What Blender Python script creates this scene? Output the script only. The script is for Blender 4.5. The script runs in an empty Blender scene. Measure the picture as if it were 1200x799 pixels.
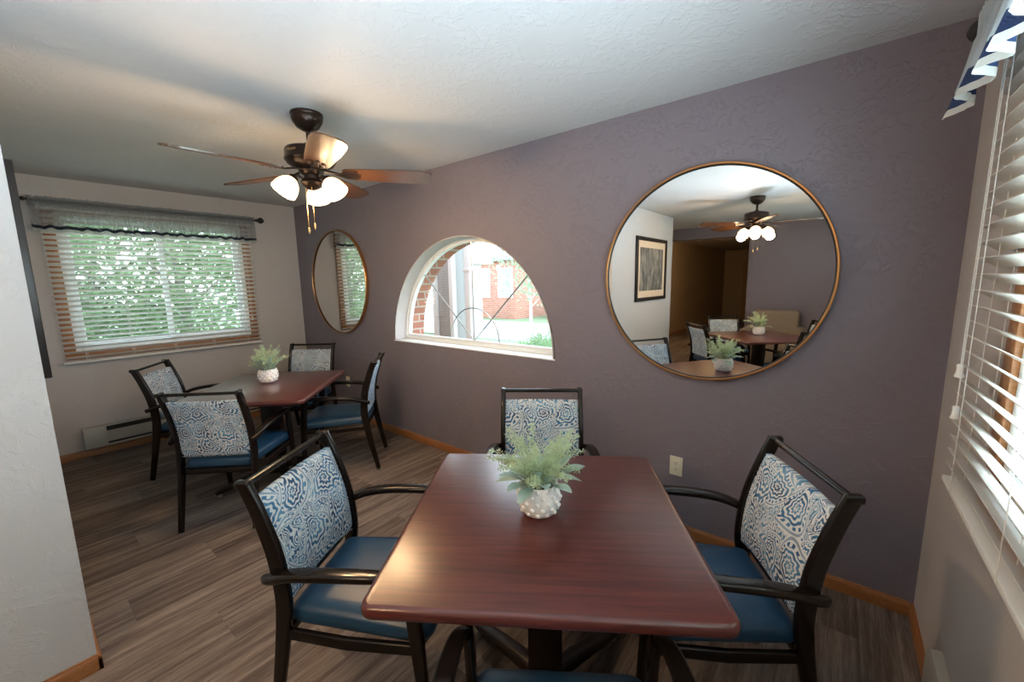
import bpy, bmesh, math, random
from mathutils import Vector, Matrix
R = math.radians
S = bpy.context.scene
COL = S.collection
random.seed(7)
CH = 2.44            # ceiling height
WX = 5.594           # right wall
PX = 3.01            # partition face

# ------------------------------------------------------------------ materials
class NT:
    def __init__(s, name):
        s.m = bpy.data.materials.new(name); s.m.use_nodes = True
        s.t = s.m.node_tree; s.n = s.t.nodes; s.l = s.t.links
        s.b = s.n['Principled BSDF']; s.out = s.n['Material Output']
    def new(s, typ, **kw):
        nd = s.n.new(typ)
        for k, v in kw.items():
            if k.startswith('_'): setattr(nd, k[1:], v)
            else:
                nd.inputs[k.replace('__', ' ')].default_value = v
        return nd
    def link(s, a, b): s.l.new(a, b)
    def val(s, sock, v):
        if hasattr(v, 'is_output') or isinstance(v, bpy.types.NodeSocket): s.l.new(v, sock)
        else: sock.default_value = v
    def math(s, op, a, b=0.0, c=0.0):
        nd = s.n.new('ShaderNodeMath'); nd.operation = op
        s.val(nd.inputs[0], a); s.val(nd.inputs[1], b); s.val(nd.inputs[2], c)
        return nd.outputs[0]
    def mix(s, f, a, b):
        nd = s.n.new('ShaderNodeMix'); nd.data_type = 'RGBA'
        a = (a, a, a, 1) if isinstance(a, float) else a; b = (b, b, b, 1) if isinstance(b, float) else b
        s.val(nd.inputs[0], f); s.val(nd.inputs[6], a); s.val(nd.inputs[7], b)
        return nd.outputs[2]
    def coords(s, kind='Object', scale=(1, 1, 1), loc=(0, 0, 0), rot=(0, 0, 0)):
        tc = s.n.new('ShaderNodeTexCoord'); mp = s.n.new('ShaderNodeMapping')
        mp.inputs['Scale'].default_value = scale; mp.inputs['Location'].default_value = loc
        mp.inputs['Rotation'].default_value = rot
        s.l.new(tc.outputs[kind], mp.inputs['Vector']); return mp.outputs[0]
    def noise(s, vec, scale, detail=3, rough=.5, dist=0):
        nd = s.n.new('ShaderNodeTexNoise'); nd.inputs['Scale'].default_value = scale
        nd.inputs['Detail'].default_value = detail; nd.inputs['Roughness'].default_value = rough
        nd.inputs['Distortion'].default_value = dist; s.l.new(vec, nd.inputs['Vector']); return nd
    def ramp(s, fac, stops):
        nd = s.n.new('ShaderNodeValToRGB'); e = nd.color_ramp.elements
        while len(e) < len(stops): e.new(0.5)
        for i, (p, c) in enumerate(stops):
            e[i].position = p; e[i].color = c if len(c) == 4 else (*c, 1)
        s.l.new(fac, nd.inputs[0]); return nd.outputs[0]
    def bump(s, h, strength=.3, dist=.002):
        nd = s.n.new('ShaderNodeBump'); nd.inputs['Strength'].default_value = strength
        nd.inputs['Distance'].default_value = dist; s.l.new(h, nd.inputs['Height'])
        s.l.new(nd.outputs[0], s.b.inputs['Normal']); return nd
    def set(s, col=None, rough=None, metal=None, **kw):
        if col is not None: s.val(s.b.inputs['Base Color'], col if not isinstance(col, tuple) or len(col) == 4 else (*col, 1))
        if rough is not None: s.val(s.b.inputs['Roughness'], rough)
        if metal is not None: s.b.inputs['Metallic'].default_value = metal
        for k, v in kw.items(): s.val(s.b.inputs[k.replace('_', ' ')], v)
        return s

def c4(c): return (*c, 1)
M = {}
def plain(name, col, rough=.5, metal=0, **kw):
    t = NT(name); t.set(c4(col), rough, metal, **kw)
    v = t.coords(); n = t.noise(v, 60, 2); t.bump(n.outputs[0], .05, .001)
    M[name] = t.m; return t

def wall_mat(name, col, amt=.35, vary=.06):
    t = NT(name); v = t.coords()
    n1 = t.noise(v, 3.2, 6, .55, 1.6); n2 = t.noise(v, 14, 5, .6, 2.2)
    a = t.ramp(n1.outputs[0], [(.46, (0, 0, 0)), (.52, (1, 1, 1))])
    b = t.ramp(n2.outputs[0], [(.48, (0, 0, 0)), (.56, (1, 1, 1))])
    n3 = t.noise(v, 90, 2)
    h = t.math('ADD', t.math('MULTIPLY', a, b), t.math('MULTIPLY', n3.outputs[0], .12))
    t.bump(h, amt, .004)
    lo = tuple(x * (1 - vary) for x in col); hi = tuple(min(1, x * (1 + vary)) for x in col)
    t.set(t.mix(n1.outputs[0], c4(lo), c4(hi)), .62)
    t.b.inputs['Specular IOR Level'].default_value = .35
    M[name] = t.m
wall_mat('purple_paint', (.205, .180, .215), .5)
wall_mat('greige_paint', (.50, .47, .46), .3)
wall_mat('daylit_white_paint', (.53, .545, .575), .3)  # cool tint of the daylight on this wall is mixed into its colour
wall_mat('ceiling_paint', (.58, .58, .585), .38)
wall_mat('hall_paint', (.47, .37, .25), .25)

def oak():
    t = NT('oak'); v = t.coords('Object', (2, 2, 2))
    n = t.noise(t.coords('Object', (30, 3, 60)), 2, 5, .6, .6); n2 = t.noise(t.coords('Object', (3, 30, 60)), 2, 5, .6, .6)
    f = t.math('MULTIPLY', t.math('ADD', n.outputs[0], n2.outputs[0]), .5)
    t.set(t.ramp(f, [(.3, (.20, .075, .022)), (.7, (.40, .17, .06))]), .4); M['oak'] = t.m
oak()

def floor():
    t = NT('plank_carpet')
    tc = t.n.new('ShaderNodeTexCoord'); sp = t.n.new('ShaderNodeSeparateXYZ'); t.link(tc.outputs['Object'], sp.inputs[0])
    x, y = sp.outputs[0], sp.outputs[1]
    W, L = .235, 1.0
    col = t.math('FLOOR', t.math('DIVIDE', x, W))
    off = t.math('FRACT', t.math('MULTIPLY', col, .377))
    yy = t.math('ADD', t.math('DIVIDE', y, L), off)
    row = t.math('FLOOR', yy)
    cv = t.n.new('ShaderNodeCombineXYZ'); t.link(col, cv.inputs[0]); t.link(row, cv.inputs[1])
    wn = t.n.new('ShaderNodeTexWhiteNoise'); wn.noise_dimensions = '2D'; t.link(cv.outputs[0], wn.inputs['Vector'])
    # streaks along y, shifted per plank
    sv = t.n.new('ShaderNodeCombineXYZ')
    t.link(t.math('MULTIPLY', x, 34), sv.inputs[0]); t.link(t.math('MULTIPLY', y, 1.6), sv.inputs[1])
    t.link(t.math('MULTIPLY', wn.outputs[0], 40), sv.inputs[2])
    s1 = t.noise(sv.outputs[0], 1.0, 5, .62, .3)
    sv2 = t.n.new('ShaderNodeCombineXYZ')
    t.link(t.math('MULTIPLY', x, 160), sv2.inputs[0]); t.link(t.math('MULTIPLY', y, 12), sv2.inputs[1])
    s2 = t.noise(sv2.outputs[0], 1.0, 3, .6)
    pile = t.noise(tc.outputs['Object'], 420, 2, .6)
    big = t.noise(sv.outputs[0], .22, 2)
    f = t.math('ADD', t.math('MULTIPLY', s1.outputs[0], .64), t.math('MULTIPLY', s2.outputs[0], .28))
    f = t.math('ADD', f, t.math('MULTIPLY', t.math('SUBTRACT', pile.outputs[0], .5), .35))
    f = t.math('ADD', f, t.math('MULTIPLY', t.math('SUBTRACT', wn.outputs[0], .5), .10))
    f = t.math('ADD', f, t.math('MULTIPLY', t.math('SUBTRACT', big.outputs[0], .5), .25))
    c = t.ramp(f, [(.26, (.045, .035, .031)), (.42, (.115, .088, .074)), (.56, (.215, .172, .146)), (.74, (.37, .31, .265))])
    # thin seams
    fx = t.math('FRACT', t.math('DIVIDE', x, W)); fy = t.math('FRACT', yy)
    ex = t.math('MINIMUM', fx, t.math('SUBTRACT', 1, fx)); ey = t.math('MINIMUM', fy, t.math('SUBTRACT', 1, fy))
    seam = t.math('MAXIMUM', t.math('LESS_THAN', ex, .006), t.math('LESS_THAN', ey, .0014))
    c = t.mix(t.math('MULTIPLY', seam, .25), c, (.05, .035, .03, 1))
    t.set(c, .85); t.b.inputs['Specular IOR Level'].default_value = .25
    t.bump(t.math('ADD', pile.outputs[0], s2.outputs[0]), .5, .003)
    M['plank_carpet'] = t.m
floor()

def mahogany():
    t = NT('mahogany')
    n = t.noise(t.coords('Object', (1.2, 26, 26)), 2.2, 6, .62, .9)
    n2 = t.noise(t.coords('Object', (6, 160, 160)), 2, 3, .6, .2)
    f = t.math('ADD', t.math('MULTIPLY', n.outputs[0], .75), t.math('MULTIPLY', n2.outputs[0], .25))
    t.set(t.ramp(f, [(.30, (.036, .008, .006)), (.5, (.078, .015, .012)), (.72, (.125, .026, .019))]), .30)
    t.b.inputs['Specular IOR Level'].default_value = .35; t.b.inputs['Coat Weight'].default_value = .6; t.b.inputs['Coat Roughness'].default_value = .25
    sp = t.noise(t.coords(), 240, 2); t.bump(sp.outputs[0], .10, .001)
    M['mahogany'] = t.m
mahogany()

plain('espresso_metal', (.009, .006, .005), .17, 0, Specular_IOR_Level=.34)
plain('dark_laminate', (.013, .007, .006), .35, 0, Specular_IOR_Level=.35)
plain('blue_vinyl', (.010, .060, .135), .38)
v = NT('blue_vinyl_grain'); n = v.noise(v.coords(), 300, 3); v.bump(n.outputs[0], .22, .001)
n2 = v.noise(v.coords(), 5, 3); v.set(v.mix(n2.outputs[0], (.010, .044, .092, 1), (.016, .062, .122, 1)), .36); M['blue_vinyl'] = v.m
plain('steel', (.55, .55, .55), .3, 1)
plain('bronze_frame', (.50, .24, .09), .32, .85)
plain('black_trim', (.008, .008, .008), .5)
plain('fan_bronze', (.035, .020, .014), .3, .6)
plain('fan_brass', (.55, .36, .17), .28, .9)
plain('white_vinyl', (.80, .82, .82), .4)
plain('blind_white', (.78, .76, .71), .4)
plain('cord_white', (.80, .79, .76), .7)
plain('beige_metal', (.40, .375, .32), .4)
plain('ivory_plastic', (.78, .74, .60), .35)
plain('slot_dark', (.02, .018, .015), .7)
plain('rod_black', (.012, .010, .010), .35)
plain('moss', (.05, .07, .03), .9)
plain('bark', (.30, .27, .24), .9)
plain('pale_bark', (.62, .60, .56), .9)
plain('iron', (.03, .03, .035), .5)
plain('white_siding', (.62, .62, .61), .6)
plain('grey_siding', (.30, .30, .29), .6)
plain('tan_soffit', (.50, .40, .30), .7)
plain('grass', (.15, .19, .10), .95)
plain('concrete', (.34, .33, .32), .9)
plain('car_red', (.32, .04, .06), .3)
plain('car_grey', (.32, .36, .42), .3)
plain('rubber', (.02, .02, .02), .8)
plain('mat_board', (.68, .58, .46), .8)
plain('door_wood', (.45, .30, .15), .5)

def mirror_glass():
    t = NT('mirror_glass'); t.set((.86, .84, .80, 1), .006, 1.0); M['mirror_glass'] = t.m
mirror_glass()

def glass():
    t = NT('clear_glass')
    tr = t.new('ShaderNodeBsdfTransparent', Color=(.93, .97, .95, 1)); gl = t.new('ShaderNodeBsdfGlossy', Roughness=.02)
    fr = t.new('ShaderNodeFresnel', IOR=1.35); mx = t.n.new('ShaderNodeMixShader')
    t.link(t.math('MULTIPLY', fr.outputs[0], .15), mx.inputs[0]); t.link(tr.outputs[0], mx.inputs[1]); t.link(gl.outputs[0], mx.inputs[2])
    t.link(mx.outputs[0], t.out.inputs[0]); M['clear_glass'] = t.m
glass()

def blade():
    t = NT('walnut_blade'); n = t.noise(t.coords('Object', (3, 60, 60)), 2, 5, .6, .5)
    t.set(t.ramp(n.outputs[0], [(.3, (.045, .018, .009)), (.7, (.11, .048, .022))]), .22)
    t.b.inputs['Specular IOR Level'].default_value = .8; M['walnut_blade'] = t.m
blade()

def shade():
    t = NT('lit_glass_shade'); lw = t.new('ShaderNodeLayerWeight', Blend=.35)
    c = t.mix(lw.outputs[1], (1.0, .78, .50, 1), (1.0, .50, .20, 1))
    st = t.math('SUBTRACT', 3.4, t.math('MULTIPLY', lw.outputs[1], 2.9))
    t.set((.9, .8, .65, 1), .3); t.val(t.b.inputs['Emission Color'], c); t.val(t.b.inputs['Emission Strength'], st)
    M['lit_glass_shade'] = t.m
shade()
t = NT('hall_lamp_glow'); t.set((.9, .85, .7, 1), .4); t.b.inputs['Emission Color'].default_value = (1, .72, .40, 1); t.b.inputs['Emission Strength'].default_value = 5; M['hall_lamp'] = t.m

def brick():
    t = NT('red_brick'); tc = t.n.new('ShaderNodeTexCoord'); sp = t.n.new('ShaderNodeSeparateXYZ'); t.link(tc.outputs['Object'], sp.inputs[0])
    cb = t.n.new('ShaderNodeCombineXYZ'); t.link(t.math('ADD', sp.outputs[0], sp.outputs[1]), cb.inputs[0]); t.link(sp.outputs[2], cb.inputs[1])
    b = t.n.new('ShaderNodeTexBrick'); b.inputs['Scale'].default_value = 1
    b.inputs['Brick Width'].default_value = .2; b.inputs['Row Height'].default_value = .075; b.inputs['Mortar Size'].default_value = .008
    b.inputs['Color1'].default_value = (.32, .10, .055, 1); b.inputs['Color2'].default_value = (.42, .16, .09, 1); b.inputs['Mortar'].default_value = (.42, .36, .31, 1)
    t.link(cb.outputs[0], b.inputs['Vector']); t.set(b.outputs[0], .85); M['red_brick'] = t.m
brick()

def leafmat(name, a, b, trans=.25, sc=3):
    t = NT(name); n = t.noise(t.coords(), sc, 3)
    c = t.mix(n.outputs[0], c4(a), c4(b)); t.set(c, .6)
    tl = t.n.new('ShaderNodeBsdfTranslucent'); t.link(c, tl.inputs[0]); mx = t.n.new('ShaderNodeMixShader'); mx.inputs[0].default_value = trans
    t.link(t.b.outputs[0], mx.inputs[1]); t.link(tl.outputs[0], mx.inputs[2]); t.link(mx.outputs[0], t.out.inputs[0])
    M[name] = t.m
leafmat('tree_leaf', (.10, .19, .08), (.36, .48, .25), .5, 2)
leafmat('tree_leaf_pale', (.22, .32, .19), (.54, .60, .44), .5, 2)
leafmat('fern_leaf', (.44, .57, .36), (.70, .78, .56), .3, 30)
leafmat('sage_leaf', (.27, .44, .37), (.58, .69, .63), .2, 25)

def ceramic():
    t = NT('white_ceramic'); t.set((.86, .84, .84, 1), .30); n = t.noise(t.coords(), 40, 2); t.bump(n.outputs[0], .05, .001); M['white_ceramic'] = t.m
ceramic()

def paisley():
    t = NT('paisley_fabric')
    tc = t.n.new('ShaderNodeTexCoord'); oi = t.n.new('ShaderNodeObjectInfo')
    sp = t.n.new('ShaderNodeSeparateXYZ'); t.link(tc.outputs['Object'], sp.inputs[0])
    cb = t.n.new('ShaderNodeCombineXYZ')
    t.link(t.math('ADD', sp.outputs[1], t.math('MULTIPLY', oi.outputs['Random'], 7.0)), cb.inputs[0]); t.link(sp.outputs[2], cb.inputs[1])
    def vm(op, a, b, c=None):
        n = t.n.new('ShaderNodeVectorMath'); n.operation = op
        for k, q in enumerate((a, b, c)):
            if q is not None: t.val(n.inputs[k], q)
        return n.outputs[0]
    nz = t.new('ShaderNodeTexNoise', Scale=9.0, Detail=1.0); t.link(cb.outputs[0], nz.inputs['Vector'])
    P = vm('MULTIPLY_ADD', vm('SUBTRACT', nz.outputs['Color'], (.5, .5, .5)), (.05, .05, 0), cb.outputs[0])
    def motif(scale, off, bend, R0, K, pet):
        """comma-shaped drops on jittered cells: returns (level, angle, inside level value)"""
        v = t.n.new('ShaderNodeTexVoronoi'); v.voronoi_dimensions = '2D'; v.feature = 'F1'
        v.inputs['Scale'].default_value = scale; v.inputs['Randomness'].default_value = .72
        Q = vm('ADD', P, (off, off * .7, 0)); t.link(Q, v.inputs['Vector'])
        w = vm('SUBTRACT', Q, v.outputs['Position'])
        ws = t.n.new('ShaderNodeSeparateXYZ'); t.link(vm('MULTIPLY', w, (scale, scale, 0)), ws.inputs[0])
        cs = t.n.new('ShaderNodeSeparateColor'); t.link(v.outputs['Color'], cs.inputs[0])
        a = t.math('MULTIPLY', cs.outputs[0], 6.283); ca, sa = t.math('COSINE', a), t.math('SINE', a)
        x = t.math('SUBTRACT', t.math('MULTIPLY', ws.outputs[0], ca), t.math('MULTIPLY', ws.outputs[1], sa))
        y = t.math('ADD', t.math('MULTIPLY', ws.outputs[0], sa), t.math('MULTIPLY', ws.outputs[1], ca))
        sg = t.math('SUBTRACT', t.math('MULTIPLY', t.math('GREATER_THAN', cs.outputs[1], .5), 2 * bend), bend)
        x2 = t.math('SUBTRACT', x, t.math('MULTIPLY', sg, t.math('MULTIPLY', y, y)))
        tap = t.math('SUBTRACT', 1.0, t.math('MULTIPLY', t.math('MINIMUM', t.math('MAXIMUM', y, -.5), .62), 1.25))
        xx = t.math('DIVIDE', x2, tap)
        f = t.math('SQRT', t.math('ADD', t.math('MULTIPLY', xx, xx), t.math('MULTIPLY', t.math('MULTIPLY', y, y), .50)))
        th = t.math('ARCTAN2', y, x2)
        pt = t.math('MULTIPLY', t.math('SINE', t.math('MULTIPLY', th, pet)), 1.1)
        rings = t.math('SINE', t.math('ADD', t.math('MULTIPLY', f, K), t.math('ADD', pt, t.math('MULTIPLY', th, t.math('SUBTRACT', t.math('MULTIPLY', t.math('GREATER_THAN', cs.outputs[2], .5), 2), 1)))))
        bead = t.math('SINE', t.math('MULTIPLY', th, 20))
        inb = t.math('MULTIPLY', t.math('GREATER_THAN', f, R0 * .70), t.math('LESS_THAN', f, R0 * .84))
        pat = t.mix(inb, rings, bead)
        outl = t.math('MULTIPLY', t.math('GREATER_THAN', f, R0 * .84), t.math('LESS_THAN', f, R0 * .90))
        pat = t.mix(outl, pat, 1.0)
        dark = t.math('GREATER_THAN', f, R0 * .90)
        pat = t.mix(dark, pat, -1.0)
        return f, pat
    # ground of scrolling contour lines with small leaves
    n1 = t.new('ShaderNodeTexNoise', Scale=13.0, Detail=1.5, Distortion=1.2); t.link(P, n1.inputs['Vector'])
    scroll = t.math('SINE', t.math('MULTIPLY', n1.outputs[0], 105))
    f2, p2 = motif(16.0, .37, .9, .40, 40, 6)
    ground = t.mix(t.math('LESS_THAN', f2, .40), scroll, p2)
    halo2 = t.math('MULTIPLY', t.math('GREATER_THAN', f2, .40), t.math('LESS_THAN', f2, .45)); ground = t.mix(halo2, ground, 1.0)
    f1, p1 = motif(6.8, 0.0, .75, .46, 66, 9)
    pat = t.mix(t.math('LESS_THAN', f1, .46), ground, p1)
    halo = t.math('MULTIPLY', t.math('GREATER_THAN', f1, .46), t.math('LESS_THAN', f1, .50)); pat = t.mix(halo, pat, 1.0)
    m = t.n.new('ShaderNodeMapRange'); m.interpolation_type = 'SMOOTHSTEP'
    t.val(m.inputs[0], pat); m.inputs[1].default_value = -.25; m.inputs[2].default_value = .40
    nc = t.new('ShaderNodeTexNoise', Scale=14.0, Detail=2.0); t.link(P, nc.inputs['Vector'])
    blue = t.ramp(nc.outputs[0], [(.34, (.020, .060, .135)), (.50, (.045, .155, .290)), (.66, (.15, .32, .46))])
    c = t.mix(m.outputs[0], blue, (.66, .67, .66, 1))
    t.set(c, .8); t.b.inputs['Specular IOR Level'].default_value = .3
    wv = t.noise(t.coords(), 500, 1); t.bump(wv.outputs[0], .2, .001)
    M['paisley'] = t.m
paisley()

def sheer(name, body, alpha, z_band0, z_band1, hem=(.75, .78, .76), navy=(.012, .03, .10), navy2=(.05, .10, .24), balpha=.97):
    t = NT(name); tc = t.n.new('ShaderNodeTexCoord'); sp = t.n.new('ShaderNodeSeparateXYZ'); t.link(tc.outputs['Object'], sp.inputs[0])
    uvn = t.n.new('ShaderNodeUVMap'); su = t.n.new('ShaderNodeSeparateXYZ'); t.link(uvn.outputs[0], su.inputs[0]); z = su.outputs[1]
    band = t.math('MULTIPLY', t.math('GREATER_THAN', z, z_band0), t.math('LESS_THAN', z, z_band1))
    w1 = t.noise(t.coords('Object', (1, 1, 1)), 260, 2, .6)
    chev = t.math('SINE', t.math('ADD', t.math('MULTIPLY', sp.outputs[1], 900), t.math('MULTIPLY', t.math('PINGPONG', t.math('MULTIPLY', z, .28), .012), 900)))
    nv = t.mix(t.math('MULTIPLY', t.math('GREATER_THAN', chev, .3), .35), c4(navy), c4(navy2))
    lo = tuple(x * .72 for x in body)
    wc = t.mix(w1.outputs[0], c4(lo), c4(body))
    below = t.math('LESS_THAN', z, z_band0)
    wc = t.mix(below, wc, c4(hem))
    c = t.mix(band, wc, nv)
    t.set(c, .9)
    tl = t.n.new('ShaderNodeBsdfTranslucent'); t.link(c, tl.inputs[0]); mx = t.n.new('ShaderNodeMixShader')
    t.val(mx.inputs[0], t.math('SUBTRACT', .4, t.math('MULTIPLY', band, .35)))
    t.link(t.b.outputs[0], mx.inputs[1]); t.link(tl.outputs[0], mx.inputs[2])
    tp = t.n.new('ShaderNodeBsdfTransparent'); m2 = t.n.new('ShaderNodeMixShader')
    solid = t.math('MAXIMUM', band, below)
    t.val(m2.inputs[0], t.math('ADD', t.math('MULTIPLY', solid, balpha - alpha), alpha))
    t.link(tp.outputs[0], m2.inputs[1]); t.link(mx.outputs[0], m2.inputs[2]); t.link(m2.outputs[0], t.out.inputs[0])
    M[name] = t.m
sheer('sheer_grey', (.38, .42, .46), .48, .075, .17, hem=(.55, .58, .56), navy=(.006, .010, .030), navy2=(.012, .022, .05))
sheer('woven_white', (.60, .68, .73), .96, .075, .235)

def artwork():
    t = NT('tree_print'); v = t.coords('Object', (14, 14, 2.2)); n = t.noise(v, 1.3, 6, .6, 1.0)
    n2 = t.noise(t.coords(), 9, 3)
    f = t.math('ADD', t.math('MULTIPLY', n.outputs[0], .75), t.math('MULTIPLY', n2.outputs[0], .25))
    t.set(t.ramp(f, [(.36, (.02, .03, .03)), (.5, (.16, .17, .17)), (.64, (.40, .38, .34))]), .5); M['tree_print'] = t.m
artwork()
t = NT('tan_upholstery'); n = t.noise(t.coords(), 90, 3); t.set(t.mix(n.outputs[0], (.22, .17, .13, 1), (.32, .26, .20, 1)), .9); t.bump(n.outputs[0], .3, .002); M['tan_upholstery'] = t.m

# ------------------------------------------------------------------ mesh helpers
def mark(bm, ang=38):
    for e in bm.edges:
        if len(e.link_faces) == 2:
            try: e.smooth = e.calc_face_angle() < R(ang)
            except ValueError: pass
    for f in bm.faces: f.smooth = True

def obj(name, bm, mat, parent=None, loc=None, rot=None, ang=38, kind=None, label=None):
    bmesh.ops.recalc_face_normals(bm, faces=bm.faces)
    mark(bm, ang)
    me = bpy.data.meshes.new(name); bm.to_mesh(me); bm.free()
    me.materials.append(M[mat] if isinstance(mat, str) else mat)
    o = bpy.data.objects.new(name, me); COL.objects.link(o)
    if parent: o.parent = parent
    if loc: o.location = loc
    if rot: o.rotation_euler = rot
    if kind: o['kind'] = kind
    if label: o['label'] = label
    return o

def tag(o, label, cat, group=None):
    o['label'] = label; o['category'] = cat
    if group: o['group'] = group
    return o

def thing(name, label, cat, loc=(0, 0, 0), rz=0, group=None):
    o = bpy.data.objects.new(name, None); COL.objects.link(o); o.empty_display_size = .1
    o.location = loc; o.rotation_euler = (0, 0, rz)
    return tag(o, label, cat, group)

def copy_tree(o, parent=None):
    c = o.copy(); COL.objects.link(c); c.parent = parent
    for ch in o.children: copy_tree(ch, c)
    return c

def box(bm, x0, x1, y0, y1, z0, z1, bev=0, seg=2):
    r = bmesh.ops.create_cube(bm, size=1)
    vs = r['verts']
    for v in vs:
        v.co = Vector(((x0 + x1) / 2 + v.co.x * (x1 - x0), (y0 + y1) / 2 + v.co.y * (y1 - y0), (z0 + z1) / 2 + v.co.z * (z1 - z0)))
    if bev:
        es = {e for v in vs for e in v.link_edges}
        bmesh.ops.bevel(bm, geom=list(es), offset=bev, segments=seg, affect='EDGES', profile=.5)
    return vs

def bx(*a, **k):
    bm = bmesh.new(); box(bm, *a, **k); return bm

def tube(bm, pts, rad, n=10, caps=True):
    pts = [Vector(p) for p in pts]; rings = []
    rads = rad if isinstance(rad, (list, tuple)) else [rad] * len(pts)
    up = None
    for i, p in enumerate(pts):
        d = (pts[min(i + 1, len(pts) - 1)] - pts[max(i - 1, 0)]).normalized()
        if up is None:
            a = Vector((0, 0, 1)) if abs(d.z) < .9 else Vector((1, 0, 0))
        else: a = up
        s = d.cross(a).normalized(); u = s.cross(d).normalized(); up = u
        rings.append([bm.verts.new(p + (s * math.cos(2 * math.pi * k / n) + u * math.sin(2 * math.pi * k / n)) * rads[i]) for k in range(n)])
    for a, b in zip(rings, rings[1:]):
        for k in range(n): bm.faces.new((a[k], a[(k + 1) % n], b[(k + 1) % n], b[k]))
    if caps:
        bm.faces.new(rings[0][::-1]); bm.faces.new(rings[-1])

def sweep(bm, pts, secs, lat=(0, 1, 0), rnd=.25, n=3):
    """bar of rounded rectangular section: secs = half sizes (across lat, across the other way)"""
    pts = [Vector(p) for p in pts]; lat0 = Vector(lat); rings = []
    if isinstance(secs, tuple): secs = [secs] * len(pts)
    for i, p in enumerate(pts):
        d = (pts[min(i + 1, len(pts) - 1)] - pts[max(i - 1, 0)]).normalized()
        l = (lat0 - d * lat0.dot(d)).normalized(); o = d.cross(l).normalized()
        a, b = secs[i]; rr = min(a, b) * rnd * 2; rr = min(rr, a * .98, b * .98)
        ring = []
        for cx, cy, st in ((1, 1, 0), (-1, 1, 90), (-1, -1, 180), (1, -1, 270)):
            for k in range(n + 1):
                t_ = R(st + 90 * k / n)
                ring.append(bm.verts.new(p + l * (cx * (a - rr) + rr * math.cos(t_)) + o * (cy * (b - rr) + rr * math.sin(t_))))
        rings.append(ring)
    m = len(rings[0])
    for A, B in zip(rings, rings[1:]):
        for k in range(m): bm.faces.new((A[k], A[(k + 1) % m], B[(k + 1) % m], B[k]))
    bm.faces.new(rings[0][::-1]); bm.faces.new(rings[-1])

def lathe(bm, prof, n=32, mat=None, caps=False):
    """prof: (r, z) list; axis z; optional matrix"""
    rings = []
    for r, z in prof:
        if r < 1e-6: rings.append([bm.verts.new((0, 0, z))])
        else: rings.append([bm.verts.new((r * math.cos(2 * math.pi * k / n), r * math.sin(2 * math.pi * k / n), z)) for k in range(n)])
    for A, B in zip(rings, rings[1:]):
        for k in range(n):
            a0, a1 = A[k % len(A)], A[(k + 1) % len(A)]; b0, b1 = B[k % len(B)], B[(k + 1) % len(B)]
            f = [a0, a1, b1, b0]; g = []
            for q in f:
                if q not in g: g.append(q)
            if len(g) > 2: bm.faces.new(g)
    if mat is not None:
        for r_ in rings:
            for v_ in r_: v_.co = mat @ v_.co

def spline(pts, n=24):
    """Catmull-Rom through pts"""
    P = [Vector(p) for p in pts]; P = [P[0] * 2 - P[1]] + P + [P[-1] * 2 - P[-2]]; out = []
    segs = len(P) - 3; per = max(2, n // segs)
    for i in range(segs):
        p0, p1, p2, p3 = P[i:i + 4]
        for k in range(per):
            t_ = k / per
            out.append(.5 * ((2 * p1) + (-p0 + p2) * t_ + (2 * p0 - 5 * p1 + 4 * p2 - p3) * t_ ** 2 + (-p0 + 3 * p1 - 3 * p2 + p3) * t_ ** 3))
    out.append(P[-2]); return out

def struct(name, bm, mat, parent=None, ang=38, **k):
    o = obj(name, bm, mat, parent, ang=ang, **k)
    if not parent: o['kind'] = 'structure'
    return o

# ------------------------------------------------------------------ room shell
struct('floor', bx(-.2, WX + .2, -14.2, .2, -.12, 0), 'plank_carpet')
struct('ceiling', bx(-.2, WX + .2, -14.2, .2, CH, CH + .12), 'ceiling_paint')

AC, AZ, AR = 2.795, .957, .925       # arched window in the back wall
def arch_wall(x0, x1, z0, z1, ya, yb, r, n=48, zb=None, az=AZ):
    bm = bmesh.new(); zb = az if zb is None else zb
    arc = [(AC - r * math.cos(math.pi * k / n), az + r * math.sin(math.pi * k / n)) for k in range(n + 1)]
    def face(pts, y): bm.faces.new([bm.verts.new((x, y, z)) for x, z in pts])
    for y in (ya, yb):
        face([(x0, z0), (AC - r, z0), (AC - r, zb), (AC - r, z1), (x0, z1)], y)
        face([(AC + r, z0), (x1, z0), (x1, z1), (AC + r, z1), (AC + r, zb)], y)
        face([(AC - r, z0), (AC + r, z0), (AC + r, zb), (AC - r, zb)], y)
        for a, b in zip(arc, arc[1:]): face([a, b, (b[0], z1), (a[0], z1)], y)
    for a, b in zip(arc + [], arc[1:]):
        bm.faces.new([bm.verts.new(p) for p in ((a[0], ya, a[1]), (b[0], ya, b[1]), (b[0], yb, b[1]), (a[0], yb, a[1]))])
    bm.faces.new([bm.verts.new(p) for p in ((AC - r, ya, zb), (AC + r, ya, zb), (AC + r, yb, zb), (AC - r, yb, zb))])
    for p, q in (((x0, z0), (x1, z0)), ((x1, z0), (x1, z1)), ((x1, z1), (x0, z1)), ((x0, z1), (x0, z0))):
        bm.faces.new([bm.verts.new(c) for c in ((p[0], ya, p[1]), (q[0], ya, q[1]), (q[0], yb, q[1]), (p[0], yb, p[1]))])
    bmesh.ops.remove_doubles(bm, verts=bm.verts, dist=1e-5)
    return bm
struct('wall_back', arch_wall(-.14, WX + .14, 0, CH, 0, .20, AR), 'purple_paint', ang=20)
tb = arch_wall(-.3, WX + .3, -.4, CH + .6, .201, .34, .892, az=.972)
struct('wall_outer_brick', tb, 'red_brick', ang=20)

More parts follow.
